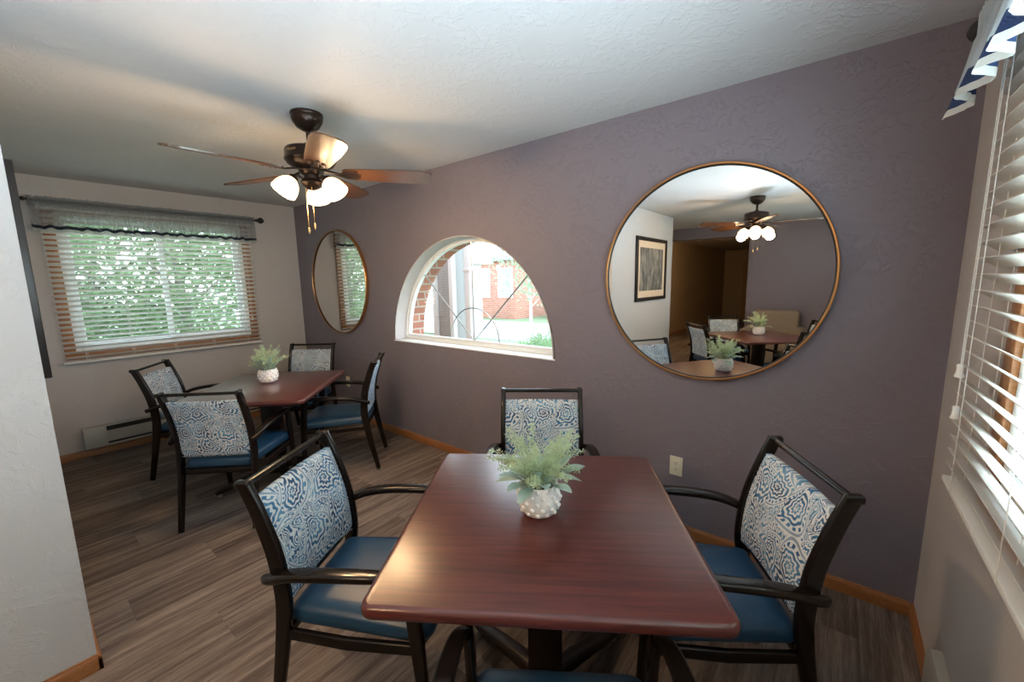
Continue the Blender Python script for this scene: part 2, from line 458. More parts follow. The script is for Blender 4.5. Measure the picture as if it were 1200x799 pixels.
def wall_x(name, xa, xb, ya, yb, holes, mat):
    """wall slab between xa and xb running in y with rectangular holes (y0, y1, z0, z1)"""
    bm = bmesh.new(); ys = sorted({ya, yb} | {h[0] for h in holes} | {h[1] for h in holes})
    for a, b in zip(ys, ys[1:]):
        h = [q for q in holes if q[0] <= a and q[1] >= b]
        if not h: box(bm, xa, xb, a, b, 0, CH)
        else:
            box(bm, xa, xb, a, b, 0, h[0][2]); box(bm, xa, xb, a, b, h[0][3], CH)
    return struct(name, bm, mat, ang=20)
LW = (-1.985, -.60, .965, 2.16)          # left window opening y0 y1 z0 z1
RW1 = (-2.42, -.80, .965, 2.08)
RW2 = (-5.3, -3.1, .965, 2.08)
wall_x('wall_left', -.14, 0, -2.29, 0, [LW], 'greige_paint')
wall_x('wall_right', WX, WX + .14, -6.0, 0, [RW1, RW2], 'greige_paint')
struct('wall_front', bx(-.14, PX, -4.35, -2.29, 0, CH), 'daylit_white_paint')
struct('wall_hall', bx(1.44, 1.58, -14, -4.35, 0, CH), 'hall_paint')
bm = bmesh.new(); box(bm, 3.78, WX + .14, -6.14, -6.0, 0, CH); box(bm, 1.58, 3.78, -6.14, -6.0, 2.235, CH)
struct('wall_rear', bm, 'purple_paint', ang=20)
struct('wall_hall_right', bx(3.78, 3.92, -14, -6.14, 0, CH), 'hall_paint')
struct('wall_hall_end', bx(1.44, 3.92, -14.14, -14, 0, CH), 'hall_paint')
d = struct('door_1', bx(2.2, 3.1, -14.0, -13.96, 0, 2.05, bev=.004), 'door_wood')
bm = bmesh.new(); lathe(bm, [(0, .05), (.022, .045), (.026, .03), (.012, .012), (.012, 0), (.03, 0)], 16, Matrix.Translation((2.28, -13.955, .98)) @ Matrix.Rotation(R(-90), 4, 'X'))
obj('door_knob', bm, 'fan_brass', d)
# baseboards
def base(name, x0, y0, x1, y1, side):
    """profile runs from (x0,y0) to (x1,y1); side = unit vector into the room"""
    bm = bmesh.new(); prof = [(0, 0), (.012, 0), (.012, .048), (.009, .056), (.006, .060), (.005, .066), (0, .067)]
    a, b = [], []
    for d_, z in prof:
        a.append(bm.verts.new((x0 + side[0] * d_, y0 + side[1] * d_, z))); b.append(bm.verts.new((x1 + side[0] * d_, y1 + side[1] * d_, z)))
    n = len(prof)
    for k in range(n): bm.faces.new((a[k], a[(k + 1) % n], b[(k + 1) % n], b[k]))
    bm.faces.new(a); bm.faces.new(b[::-1]); struct(name, bm, 'oak', ang=25)
base('baseboard_back', 0.012, 0, WX - .012, 0, (0, -1))
base('baseboard_left', 0, -2.29, 0, 0, (1, 0))
base('baseboard_right', WX, 0, WX, -.42, (-1, 0))
base('baseboard_front', PX, -4.35, PX, -2.278, (1, 0))
base('baseboard_front_return', PX + .012, -2.29, 0.012, -2.29, (0, 1))
base('baseboard_rear', WX, -6.0, 3.78, -6.0, (0, 1))
base('baseboard_hall', 1.58, -14, 1.58, -4.35, (1, 0))

# ------------------------------------------------------------------ arched window
w = struct('window_2', bmesh.new(), 'white_vinyl')
def arch_ring(bm, r0, r1, y0, y1, zb, n=48, bar=None):
    pr = []
    for r in (r1, r0):
        pr.append([(AC - r * math.cos(math.pi * k / n), AZ + .012 + r * math.sin(math.pi * k / n)) for k in range(n + 1)])
    for k in range(n):
        o0, o1, i0, i1 = pr[0][k], pr[0][k + 1], pr[1][k], pr[1][k + 1]
        vs = [bm.verts.new((p[0], y, p[1])) for y in (y0, y1) for p in (o0, o1, i1, i0)]
        bm.faces.new(vs[:4]); bm.faces.new(vs[4:][::-1])
        bm.faces.new((vs[0], vs[1], vs[5], vs[4])); bm.faces.new((vs[3], vs[2], vs[6], vs[7]))
    bmesh.ops.remove_doubles(bm, verts=bm.verts, dist=1e-5)
bm = bmesh.new(); arch_ring(bm, .893, .9245, .125, .195, AZ); box(bm, AC - .924, AC + .924, .1245, .1955, AZ + .001, AZ + .040, bev=.002)
obj('window_frame', bm, 'white_vinyl', w, ang=25)
bm = bmesh.new(); arch_ring(bm, .872, .893, .140, .180, AZ); box(bm, AC - .892, AC + .892, .1395, .1805, AZ + .040, AZ + .058, bev=.002)
obj('sash', bm, 'white_vinyl', w, ang=25)
bm = bmesh.new(); arch_ring(bm, .904, .9125, .0005, .126, AZ); obj('reveal_lining', bm, 'greige_paint', w, ang=25)
bm = bmesh.new(); cz = AZ + .05; YM = .160
for a in (45, 90, 135):
    tube(bm, [(AC, YM, cz), (AC - .875 * math.cos(R(a)), YM, AZ + .012 + .875 * math.sin(R(a)))], .0065, 8)
tube(bm, [(AC - .285 * math.cos(math.pi * k / 30), YM, cz + .285 * math.sin(math.pi * k / 30)) for k in range(31)], .0065, 8)
obj('muntin', bm, 'steel', w)
bm = bmesh.new(); n = 48; c0 = bm.verts.new((AC, .163, AZ + .012)); arc = [bm.verts.new((AC - .88 * math.cos(math.pi * k / n), .163, AZ + .012 + .88 * math.sin(math.pi * k / n))) for k in range(n + 1)]
for a, b in zip(arc, arc[1:]): bm.faces.new((c0, a, b))
obj('window_pane', bm, 'clear_glass', w)
obj('window_sill', bx(AC - .925, AC + .925, -.004, .125, AZ, AZ + .010, bev=.003), 'white_vinyl', w)

# ------------------------------------------------------------------ sliding windows with oak casing, blinds, valances
def side_window(name, x, sgn, op):
    """x = wall face, sgn = +1 when the room lies at larger x; op = opening y0 y1 z0 z1"""
    y0, y1, z0, z1 = op; w = struct(name, bmesh.new(), 'white_vinyl')
    def xb(a, b): return tuple(sorted((x + sgn * a, x + sgn * b)))
    bm = bmesh.new(); cw = .07
    for (ya, yb, za, zb) in ((y0 - cw, y0, z0 - cw, z1 + cw), (y1, y1 + cw, z0 - cw, z1 + cw), (y0, y1, z0 - cw, z0), (y0, y1, z1, z1 + cw)):
        box(bm, *xb(.0005, .016), ya, yb, za, zb, bev=.003)
    obj('casing', bm, 'oak', w, ang=25)
    bm = bmesh.new(); f = .045
    for (ya, yb, za, zb) in ((y0, y0 + f, z0, z1), (y1 - f, y1, z0, z1), (y0 + f, y1 - f, z0, z0 + f), (y0 + f, y1 - f, z1 - f, z1)):
        box(bm, *xb(-.12, .002), ya, yb, za, zb, bev=.003)
    obj('window_frame', bm, 'white_vinyl', w, ang=25)
    ym = (y0 + y1) / 2
    for k, (ya, yb, xa) in enumerate(((y0 + f, ym + .025, -.10), (ym - .025, y1 - f, -.06))):
        bm = bmesh.new(); s = .04
        for (a, b, c_, d_) in ((ya, ya + s, z0 + f, z1 - f), (yb - s, yb, z0 + f, z1 - f), (ya + s, yb - s, z0 + f, z0 + f + s), (ya + s, yb - s, z1 - f - s, z1 - f)):
            box(bm, *xb(xa, xa + .03), a, b, c_, d_, bev=.003)
        sash = obj('sash', bm, 'white_vinyl', w, ang=25)
        obj('window_pane', bx(*xb(xa + .013, xa + .017), ya + s, yb - s, z0 + f + s, z1 - f - s), 'clear_glass', sash)
    return w
side_window('window_1', 0, 1, LW)
side_window('window_3', WX, -1, RW1)
side_window('window_4', WX, -1, RW2)

def blind(label, x, sgn, y0, y1, tilt=0, pull=(), ladders=(), zb=.868, ztop=2.165, off=.024, group='white horizontal blinds'):
    t_ = thing('window_blind', label, 'blind', (x, 0, 0), 0, group)
    def X(a): return sgn * (a + off - .024)
    xa, xb_ = sorted((X(.024), X(.076)))
    bm = bmesh.new(); box(bm, xa, xb_, y0, y1, zb, zb + .018, bev=.004); obj('bottom_rail', bm, 'blind_white', t_)
    obj('headrail', bx(xa, xb_, y0, y1, ztop, ztop + .045, bev=.004), 'blind_white', t_)
    bm = bmesh.new(); z = zb + .05; xc = X(.05)
    while z < ztop - .01:
        pts = []; dx = .025
        for k in range(5):
            q = -1 + k / 2; xx = q * dx * math.cos(tilt); zz = q * dx * math.sin(tilt) + .003 * (1 - q * q)
            pts.append((xc + xx, z + zz))
        top = [[bm.verts.new((px_, yy, pz + .0014)) for px_, pz in pts] for yy in (y0 + .004, y1 - .004)]
        bot = [[bm.verts.new((px_, yy, pz - .0014)) for px_, pz in pts] for yy in (y0 + .004, y1 - .004)]
        for k in range(4):
            bm.faces.new((top[0][k], top[0][k + 1], top[1][k + 1], top[1][k])); bm.faces.new((bot[0][k], bot[1][k], bot[1][k + 1], bot[0][k + 1]))
        for e in (0, 1):
            for k in range(4): bm.faces.new((top[e][k], bot[e][k], bot[e][k + 1], top[e][k + 1]))
        for k in (0, 4): bm.faces.new((top[0][k], top[1][k], bot[1][k], bot[0][k]))
        z += .0445
    obj('slats', bm, 'blind_white', t_, ang=50)
    for yy in ladders:
        bm = bmesh.new()
        for xx in (.0225, .0775): tube(bm, [(X(xx), yy, zb + .01), (X(xx), yy, ztop + .01)], .0012, 6)
        tube(bm, [(X(.05), yy + .012, zb + .01), (X(.05), yy + .012, ztop + .01)], .001, 6)
        obj('ladder_cord', bm, 'cord_white', t_)
    for yy, zz in pull:
        bm = bmesh.new(); tube(bm, [(X(.084), yy, zz), (X(.084), yy, ztop + .01)], .0014, 6); cd = obj('pull_cord', bm, 'cord_white', t_)
        bm = bmesh.new(); lathe(bm, [(0, .018), (.006, .018), (.009, .014), (.0075, .004), (.0085, -.010), (.0115, -.016), (.0105, -.021), (0, -.021)], 14, Matrix.Translation((X(.084), yy, zz)))
        obj('tassel', bm, 'cord_white', cd)
    return t_
blind('white slatted blind on the far window behind the small dining table', 0, 1, -2.075, -.515, R(24), [(-.60, 1.15)], (-1.93, -1.62, -1.30, -.98, -.66))
blind('white slatted blind close to the camera at the right edge of the photo', WX, -1, -2.60, -.572, R(-32), [(-.655, 1.235), (-.675, 1.115)], (-.70, -1.15, -1.6, -2.05, -2.5), off=.017)
blind('white slatted blind further back along the right wall, behind the camera', WX, -1, -5.40, -3.0, R(-30), [], (-3.2, -4.2, -5.2))

def valance(label, mat, x, sgn, y0, y1, proj, amp0, amp1, nf, zr=2.232, zbot=1.982, flare=.0, seed=1, zw=.009):
    rnd = random.Random(seed); n = int((y1 - y0) / .0045); rows = 22
    ph = [rnd.uniform(0, 6.28) for _ in range(6)]
    bm = bmesh.new(); grid = []
    zt = zr + .03
    for i in range(n + 1):
        y = y0 + (y1 - y0) * i / n; col = []
        w1 = math.sin(nf * y + 1.2 * math.sin(nf * .23 * y + ph[0]) + ph[1])
        w2 = math.sin(nf * 2.7 * y + 1.5 * math.sin(nf * .41 * y + ph[2]) + ph[3])
        w3 = math.sin(nf * 6.1 * y + ph[4])
        edge = min(1, (y - y0) / .03, (y1 - y) / .03)
        for j in range(rows + 1):
            q = j / rows; z = zt + (zbot - zt) * q
            if q < .1: o = .016 + .003 * w3
            elif q < .24: o = .015 + .002 * w3 + .001 * w2
            else:
                g = (q - .24) / .76; g2 = g ** 1.1
                o = .014 + flare * g2 + (amp0 * (1 - g2) + amp1 * g2) * w1 * (.5 + .5 * g2) + (amp0 * .8) * w2 * (1 - g * .6) + .0015 * w3
            zz = z + ((zw * math.sin(nf * .62 * y + ph[5]) + zw * .45 * w1) * (q - .3) if q > .3 else 0) + (rnd.uniform(-.005, .005) if j == 0 else 0)
            col.append(bm.verts.new((x + sgn * (proj + o), y, zz)))
        grid.append(col)
    for a, b in zip(grid, grid[1:]):
        for j in range(rows): bm.faces.new((a[j], a[j + 1], b[j + 1], b[j]))
    # back layer of the rod pocket and end returns to the wall
    uv = {}
    for col in grid:
        for j, v_ in enumerate(col): uv[v_] = 1 - j / rows
    back = []
    for i in range(0, n + 1, 4):
        y = y0 + (y1 - y0) * i / n; w3 = math.sin(nf * 6.1 * y + ph[5])
        back.append([bm.verts.new((x + sgn * (proj - .015 - .003 * w3), y, zt + (zr - .05 - zt) * j / 5)) for j in range(6)])
    for a, b in zip(back, back[1:]):
        for j in range(5): bm.faces.new((a[j], a[j + 1], b[j + 1], b[j]))
    ul = bm.loops.layers.uv.new('UVMap')
    for f_ in bm.faces:
        for lp in f_.loops: lp[ul].uv = (lp.vert.co.y, uv.get(lp.vert, .9))
    o = obj('curtain_valance', bm, mat, ang=180)
    tag(o, label, 'valance', 'gathered window valances'); return o
def rod(label, x, sgn, y0, y1, proj, zr=2.232):
    t_ = thing('curtain_rod', label, 'curtain rod', (x + sgn * proj, 0, zr), 0, 'black curtain rods')
    bm = bmesh.new(); tube(bm, [(0, y0 - .005, 0), (0, y1 + .005, 0)], .010, 14); obj('pole', bm, 'rod_black', t_)
    for y, s in ((y0, -1), (y1, 1)):
        bm = bmesh.new()
        lathe(bm, [(0, 0), (.013, 0), (.015, .008), (.010, .016), (.012, .022), (.024, .034), (.028, .048), (.024, .062), (.012, .074), (.006, .080), (0, .083)], 20,
              Matrix.Translation((0, y, 0)) @ Matrix.Rotation(R(-90 * s), 4, 'X') @ Matrix.Diagonal((1.2, 1.2, 1.08, 1)))
        obj('finial', bm, 'rod_black', t_)
        bm = bmesh.new(); box(bm, *sorted((-sgn * proj, -sgn * (proj - .006))), y - s * .03 - .012, y - s * .03 + .012, -.035, .03, bev=.002)
        tube(bm, [(-sgn * (proj - .004), y - s * .03, -.015), (-sgn * .012, y - s * .03, -.014)], .006, 10); obj('bracket', bm, 'rod_black', t_)
rod('black curtain rod with round finials above the far window', 0, 1, -2.13, -.470, .100)
rod('black curtain rod over the window at the right edge of the photo', WX, -1, -2.72, -.482, .092)
rod('black curtain rod over the rear window on the right wall, behind the camera', WX, -1, -5.5, -2.95, .100)
valance('sheer grey gathered valance with navy band hanging over the far window', 'sheer_grey', 0, 1, -2.115, -.485, .100, .006, .010, 95, zbot=1.985, seed=3)
valance('white woven valance with navy stripe hanging at the upper right corner of the photo', 'woven_white', WX, -1, -2.70, -.462, .092, .006, .027, 36, zbot=1.985, flare=.030, seed=8, zw=.004)
valance('white woven valance with navy stripe over the rear window, behind the camera', 'woven_white', WX, -1, -5.48, -2.97, .100, .006, .027, 36, zbot=1.985, flare=.03, seed=9)

# ------------------------------------------------------------------ round mirrors
def mirror(label, x, z, r=.558, rot=(0, 0)):
    t_ = thing('round_mirror', label, 'mirror', (x, -.002, z), 0, 'round wall mirrors with bronze frames')
    t_.rotation_euler = (rot[0], 0, rot[1])
    mt = Matrix.Rotation(R(90), 4, 'X')     # lathe axis z -> -y
    def F(prof, n=128):
        bm = bmesh.new(); lathe(bm, prof, n, mt); return bm
    obj('mirror_frame', F([(r - .010, .004), (r, .004), (r, .033), (r - .003, .037), (r - .009, .037), (r - .011, .033), (r - .010, .004)]), 'bronze_frame', t_, ang=30)
    obj('inner_rim', F([(r - .017, .004), (r - .0112, .004), (r - .0112, .030), (r - .017, .026), (r - .017, .004)]), 'black_trim', t_, ang=30)
    obj('mirror_glass', F([(0, .022), (r - .0165, .022)]), 'mirror_glass', t_)
    return t_
mirror('round bronze-framed mirror nearest the camera, above the wall outlet, reflecting tables and a picture', 4.664, 1.524, .5615, (0, -.0145))
mirror('round bronze-framed mirror near the far corner, left of the arched window, reflecting a slatted blind', .946, 1.529, .5585)

# ------------------------------------------------------------------ framed prints
def picture(label, cx, cz, w, h, loc, rz, mat='tree_print', d=.03):
    t_ = thing('framed_picture', label, 'picture', loc, rz, None)
    # local: faces +x, width along y
    bm = bmesh.new(); f = .05
    for (a, b, c_, e) in ((-w / 2, -w / 2 + f, -h / 2, h / 2), (w / 2 - f, w / 2, -h / 2, h / 2), (-w / 2 + f, w / 2 - f, -h / 2, -h / 2 + f), (-w / 2 + f, w / 2 - f, h / 2 - f, h / 2)):
        box(bm, .002, d, a, b, c_, e, bev=.003)
    obj('frame', bm, 'rod_black', t_, ang=25)
    obj('mat_board', bx(.004, .012, -w / 2 + f, w / 2 - f, -h / 2 + f, h / 2 - f), 'mat_board', t_)
    obj('print', bx(.012, .014, -w / 2 + f + .08, w / 2 - f - .08, -h / 2 + f + .09, h / 2 - f - .09), mat, t_)
picture('dark-framed grey tree print on the pale wall, seen in the large mirror', 0, 0, 1.10, .87, (PX, -3.5, 1.64), 0)
picture('dark picture frame seen edge-on past the white wall corner at far left', 0, 0, .82, .94, (2.045, -2.29, 1.585), R(90), d=.042)

# ------------------------------------------------------------------ outlets
def outlet(label, x, z, y=0):
    t_ = thing('wall_outlet', label, 'outlet', (x, y, z), 0, 'ivory wall outlets')
    obj('cover_plate', bx(-.036, .036, -.007, -.0005, -.058, .058, bev=.003), 'ivory_plastic', t_)
    for s in (-1, 1):
        bm = bmesh.new(); lathe(bm, [(0, .0095), (.0155, .0095), (.0165, .006), (.0165, 0)], 24, Matrix.Translation((0, 0, s * .0195)) @ Matrix.Rotation(R(90), 4, 'X') @ Matrix.Diagonal((1, .86, 1, 1)))
        rc = obj('receptacle', bm, 'ivory_plastic', t_)
        bm = bmesh.new()
        for dx in (-.006, .006): box(bm, dx - .0012, dx + .0012, -.0102, -.009, s * .0195 - .001, s * .0195 + .007)
        lathe(bm, [(0, .0102), (.0026, .0102), (.0026, .009)], 10, Matrix.Translation((0, 0, s * .0195 - .007)) @ Matrix.Rotation(R(90), 4, 'X'))
        obj('slot', bm, 'slot_dark', rc)
    return t_
outlet('ivory double wall outlet on the purple wall beside the front table', 4.558, .421)
outlet('ivory wall outlet low in the far corner beside the small table', .95, .42)

# ------------------------------------------------------------------ baseboard heaters
def heater(label, x, sgn, y0, y1, z0=.075, z1=.272, dep=.055):
    t_ = thing('baseboard_heater', label, 'heater', (x, 0, 0), 0)
    def P(pts, ya, yb):
        bm = bmesh.new(); A = [bm.verts.new((sgn * a, ya, b)) for a, b in pts]; B = [bm.verts.new((sgn * a, yb, b)) for a, b in pts]
        n = len(pts)
        for k in range(n): bm.faces.new((A[k], A[(k + 1) % n], B[(k + 1) % n], B[k]))
        bm.faces.new(A); bm.faces.new(B[::-1]); return bm
    H = z1 - z0
    obj('back_panel', P([(.002, z0), (.014, z0), (.014, z1 - .01), (.002, z1 - .002)], y0, y1), 'slot_dark', t_)
    obj('top_cover', P([(.001, z1), (dep - .012, z1 - .008), (dep - .01, z1 - .016), (.001, z1 - .012)], y0, y1), 'beige_metal', t_)
    obj('front_panel', P([(dep - .004, z0 + .040), (dep, z0 + .040), (dep, z1 - .055), (dep - .004, z1 - .055)], y0 + .15, y1 - .15), 'beige_metal', t_)
    obj('lower_lip', P([(.014, z0 + .004), (dep, z0 + .004), (dep, z0 + .020), (dep - .005, z0 + .020), (.014, z0 + .012)], y0, y1), 'beige_metal', t_)
    for a, b in ((y0, y0 + .15), (y1 - .15, y1)):
        obj('end_cap', P([(.0005, z0 + .016), (dep + .002, z0 + .016), (dep + .002, z1 - .022), (dep - .008, z1 - .006), (.0005, z1 + .001)], a, b), 'beige_metal', t_)
heater('beige baseboard heater low on the wall under the far window', 0, 1, -2.035, -.35)
heater('beige baseboard heater on the right wall, its end cap at the bottom right corner', WX, -1, -2.6, -.52, z0=.08, z1=.245, dep=.036)

# ------------------------------------------------------------------ dining tables
def make_table(h, label, loc, rz, group, hx=None):
    hx = hx or h
    t_ = thing('dining_table', label, 'table', loc, rz, group)
    bm = bmesh.new(); r = .035; n = 8; prof = [(-.014, .716), (-.004, .717), (0, .722), (.001, .733), (-.001, .742), (-.006, .748), (-.014, .750)]
    rings = []
    for o_, z in prof:
        ring = []
        for cx, cy, st in ((1, 1, 0), (-1, 1, 90), (-1, -1, 180), (1, -1, 270)):
            for k in range(n + 1):
                a = R(st + 90 * k / n); ring.append(bm.verts.new((cx * (hx - r) + (r + o_) * math.cos(a), cy * (h - r) + (r + o_) * math.sin(a), z)))
        rings.append(ring)
    m = len(rings[0])
    for A, B in zip(rings, rings[1:]):
        for k in range(m): bm.faces.new((A[k], A[(k + 1) % m], B[(k + 1) % m], B[k]))
    bm.faces.new(rings[0][::-1]); bm.faces.new(rings[-1])
    obj('tabletop', bm, 'mahogany', t_, ang=45)
    obj('pedestal_column', bx(-.058, .058, -.058, .058, .05, .70, bev=.006), 'dark_laminate', t_)
    obj('mounting_plate', bx(-.2, .2, -.2, .2, .70, .7155, bev=.003), 'dark_laminate', t_)
    for k in range(4):
        a = R(45 + 90 * k); bm = bmesh.new(); c_, s_ = math.cos(a), math.sin(a)
        pts = [(c_ * q, s_ * q, z) for q, z in ((.04, .095), (.15, .080), (.30, .052), (.39, .038), (.425, .032))]
        sweep(bm, pts, [(.030, .030), (.030, .026), (.028, .018), (.026, .012), (.024, .009)], lat=(-s_, c_, 0), rnd=.3)
        f = obj('base_foot', bm, 'dark_laminate', t_)
        bm = bmesh.new(); lathe(bm, [(0, 0), (.016, 0), (.018, .004), (.016, .010), (.006, .013), (.006, .026), (0, .026)], 16, Matrix.Translation((c_ * .40, s_ * .40, 0))); obj('glide', bm, 'steel', f)
    return t_
TA = .5883
make_table(.4455, 'mahogany square pedestal table in the foreground with a potted plant on it', (4.505, -1.305, 0), TA, None)
make_table(.485, 'mahogany square pedestal table in the far corner by the slatted window', (1.822, -1.133, 0), R(44.5), None, hx=.435)
make_table(.50, 'mahogany square pedestal table seen only in the large round mirror', (4.36, -3.80, 0), R(46), None)

# ------------------------------------------------------------------ dining chairs
def make_chair():
    t_ = thing('dining_chair', '', 'chair', (0, 0, 0), 0, 'paisley-backed armchairs around the dining tables')
    path = spline([(.010, 0, .012), (.052, 0, .22), (.086, 0, .42), (.092, 0, .52), (.076, 0, .66), (.034, 0, .80), (-.004, 0, .895)], 30)
    def px(z):
        for a, b in zip(path, path[1:]):
            if a.z <= z <= b.z: return a.x + (b.x - a.x) * (z - a.z) / (b.z - a.z)
        return path[-1].x
    for s in (-1, 1):
        pts = [Vector((p.x, s * .218, p.z)) for p in path]; secs = []
        for p in pts:
            q = p.z / .9
            dpt = .0155 + .0115 * min(1, q / .5) - .004 * max(0, (q - .7) / .3)
            secs.append((.0125, dpt))
        bm = bmesh.new(); sweep(bm, pts, secs, lat=(0, 1, 0), rnd=.32)
        lg = obj('leg', bm, 'espresso_metal', t_)
        bm = bmesh.new(); lathe(bm, [(0, 0), (.011, 0), (.012, .004), (.010, .012), (0, .012)], 12, Matrix.Translation((.010, s * .218, 0))); obj('glide', bm, 'steel', lg)
        # cap on the post where the rail enters
        bm = bmesh.new(); box(bm, -.030, .020, s * .218 - .0145, s * .218 + .0145, .878, .903, bev=.007, seg=3); obj('post_cap', bm, 'espresso_metal', lg)
        fy = s * .238
        bm = bmesh.new()
        fp = [(.572, fy, .012), (.560, fy, .20), (.545, fy, .42), (.532, fy, .56), (.526, fy + s * .004, .606)]
        sweep(bm, spline(fp, 16), [(.0125, .0135 + .010 * min(1, k / 8)) for k in range(17)], lat=(0, 1, 0), rnd=.32)
        lg = obj('leg', bm, 'espresso_metal', t_)
        bm = bmesh.new(); lathe(bm, [(0, 0), (.011, 0), (.012, .004), (.010, .012), (0, .012)], 12, Matrix.Translation((.572, fy, 0))); obj('glide', bm, 'steel', lg)
        # armrest: leaves the post's outer side, rises, runs flat, turns down on the front leg
        ap = spline([(.044, s * .233, .575), (.082, s * .243, .588), (.15, s * .256, .614), (.25, s * .265, .630), (.39, s * .265, .636), (.480, s * .258, .632), (.520, s * .247, .612), (.532, s * .241, .570)], 35)
        nn = len(ap); secs = []
        for k in range(nn):
            q = k / (nn - 1); secs.append((.012 + .013 * math.sin(math.pi * min(1, q * 1.15)) ** .7 if q < .87 else .0135, .011 + .004 * (1 - q)))
        bm = bmesh.new(); sweep(bm, ap, secs, lat=(0, 1, 0), rnd=.38)
        am = obj('armrest', bm, 'espresso_metal', t_)
        bm = bmesh.new(); lathe(bm, [(0, 0), (.005, 0), (.005, .003), (.003, .005), (0, .005)], 10, Matrix.Translation((.085, s * .231, .590)) @ Matrix.Rotation(R(-90 * s), 4, 'X') @ Matrix.Translation((0, 0, -.0))); obj('arm_bolt', bm, 'steel', am)
    bm = bmesh.new(); sweep(bm, [(-.004, -.206, .888), (-.004, .206, .888)], (.010, .0125), lat=(0, 0, 1), rnd=.48, n=4); obj('top_rail', bm, 'espresso_metal', t_)
    bm = bmesh.new(); sweep(bm, [(px(.485), -.206, .485), (px(.485), .206, .485)], (.010, .012), lat=(0, 0, 1), rnd=.3); obj('lower_back_rail', bm, 'espresso_metal', t_)
    # upholstered back: curved cushion following the posts
    bm = bmesh.new(); NZ, NY = 22, 14; z0, z1 = .470, .838; hw = .2035
    F, B = [], []
    for i in range(NZ + 1):
        fi, bi = [], []
        z = z0 + (z1 - z0) * i / NZ; ez = min(1, (z - z0) / .014, (z1 - z) / .014); ez = math.sqrt(max(0, 1 - (1 - ez) ** 2))
        for j in range(NY + 1):
            y = -hw + 2 * hw * j / NY; ey = min(1, (hw - abs(y)) / .012); ey = math.sqrt(max(0, 1 - (1 - ey) ** 2)); e = max(.04, min(ez, ey))
            dome = (1 - (y / hw) ** 2) * (1 - ((z - (z0 + z1) / 2) / ((z1 - z0) / 2)) ** 2)
            x = px(z) - .012 * (1 - (y / hw) ** 2)
            fi.append(bm.verts.new((x + .010 + .008 * e + .014 * dome, y, z))); bi.append(bm.verts.new((x - .008 - .007 * e - .003 * dome, y, z)))
        F.append(fi); B.append(bi)
    for i in range(NZ):
        for j in range(NY):
            bm.faces.new((F[i][j], F[i][j + 1], F[i + 1][j + 1], F[i + 1][j])); bm.faces.new((B[i][j], B[i + 1][j], B[i + 1][j + 1], B[i][j + 1]))
    for i in range(NZ):
        for j in (0, NY): bm.faces.new((F[i][j], F[i + 1][j], B[i + 1][j], B[i][j]))
    for j in range(NY):
        for i in (0, NZ): bm.faces.new((F[i][j], F[i][j + 1], B[i][j + 1], B[i][j]))
    obj('backrest', bm, 'paisley', t_, ang=70)
    # seat cushion
    def outline(sc, n=10):
        pts = []
        cr = [(.590, .234, 0, .05), (.085, .197, 90, .03), (.085, -.197, 180, .03), (.590, -.234, 270, .05)]
        for cx, cy, st, r in cr:
            sx = 1 if st in (0, 270) else -1; sy = 1 if cy > 0 else -1
            for k in range(n + 1):
                a = R(st + 90 * k / n); pts.append((cx - sx * r + r * math.cos(a), cy - sy * r + r * math.sin(a)))
        mx, my = .33, 0
        return [(mx + (x - mx) * sc, my + (y - my) * sc * (1 if sc > .9 else 1)) for x, y in pts]
    bm = bmesh.new(); rings = []
    for sc, z in ((.95, .390), (.985, .392), (1.0, .402), (1.004, .418), (.995, .433), (.97, .444), (.9, .454), (.75, .461), (.5, .465), (.25, .466)):
        rings.append([bm.verts.new((x, y, z - (.006 if x > .53 and z > .44 else 0))) for x, y in outline(sc)])
    m = len(rings[0])
    for A, C_ in zip(rings, rings[1:]):
        for k in range(m): bm.faces.new((A[k], A[(k + 1) % m], C_[(k + 1) % m], C_[k]))
    bm.faces.new(rings[0][::-1]); bm.faces.new(rings[-1]); obj('seat', bm, 'blue_vinyl', t_, ang=60)
    bm = bmesh.new()
    for s in (-1, 1): sweep(bm, [(.09, s * .216, .370), (.30, s * .226, .360), (.540, s * .234, .370)], [(.010, .018), (.010, .020), (.010, .018)], lat=(0, 1, 0), rnd=.25)
    sweep(bm, [(.542, -.228, .370), (.560, -.12, .362), (.564, 0, .360), (.560, .12, .362), (.542, .228, .370)], (.018, .010), lat=(0, 0, 1), rnd=.25)
    sweep(bm, [(.09, -.212, .370), (.09, .212, .370)], (.018, .010), lat=(0, 0, 1), rnd=.25)
    obj('seat_frame', bm, 'espresso_metal', t_)
    return t_
chair0 = make_chair(); used = [False]
def chair(x, y, deg, label):
    o = chair0 if not used[0] else copy_tree(chair0)
    used[0] = True; o.location = (x, y, 0); o.rotation_euler = (0, 0, R(deg)); o['label'] = label; return o
chair(3.685, -1.762, 31.6, 'armchair with bright blue paisley back at the left side of the foreground table')
chair(5.186, -.750, 211, 'armchair with blue paisley back at the right side of the foreground table')
chair(3.935, -.485, -55.4, 'armchair behind the foreground table against the purple wall, partly hidden by plant')
chair(5.028, -2.000, 124.6, 'armchair at bottom edge of the photo, only its blue seat and arms showing')
chair(.93, -1.655, 53.4, 'armchair nearest the white wall corner, beside the baseboard heater')
chair(2.325, -1.690, 133.6, 'armchair showing its paisley back, on the near side of the far table')
chair(2.225, -.430, 228, 'armchair seen side-on between the far table and the arched window')
chair(.925, -.350, -51, 'armchair in the far corner between the window wall and purple wall')
chair(3.66, -3.46, -44, 'armchair seen in the large mirror, nearest the framed print')
chair(3.66, -4.93, 62, 'armchair seen in the large mirror, beyond the reflected table on its left')
chair(5.02, -4.60, 132, 'armchair seen in the large mirror at right, farthest from the glass')
chair(5.02, -3.30, 222, 'armchair seen in the large mirror at right, on near side of the reflected table')

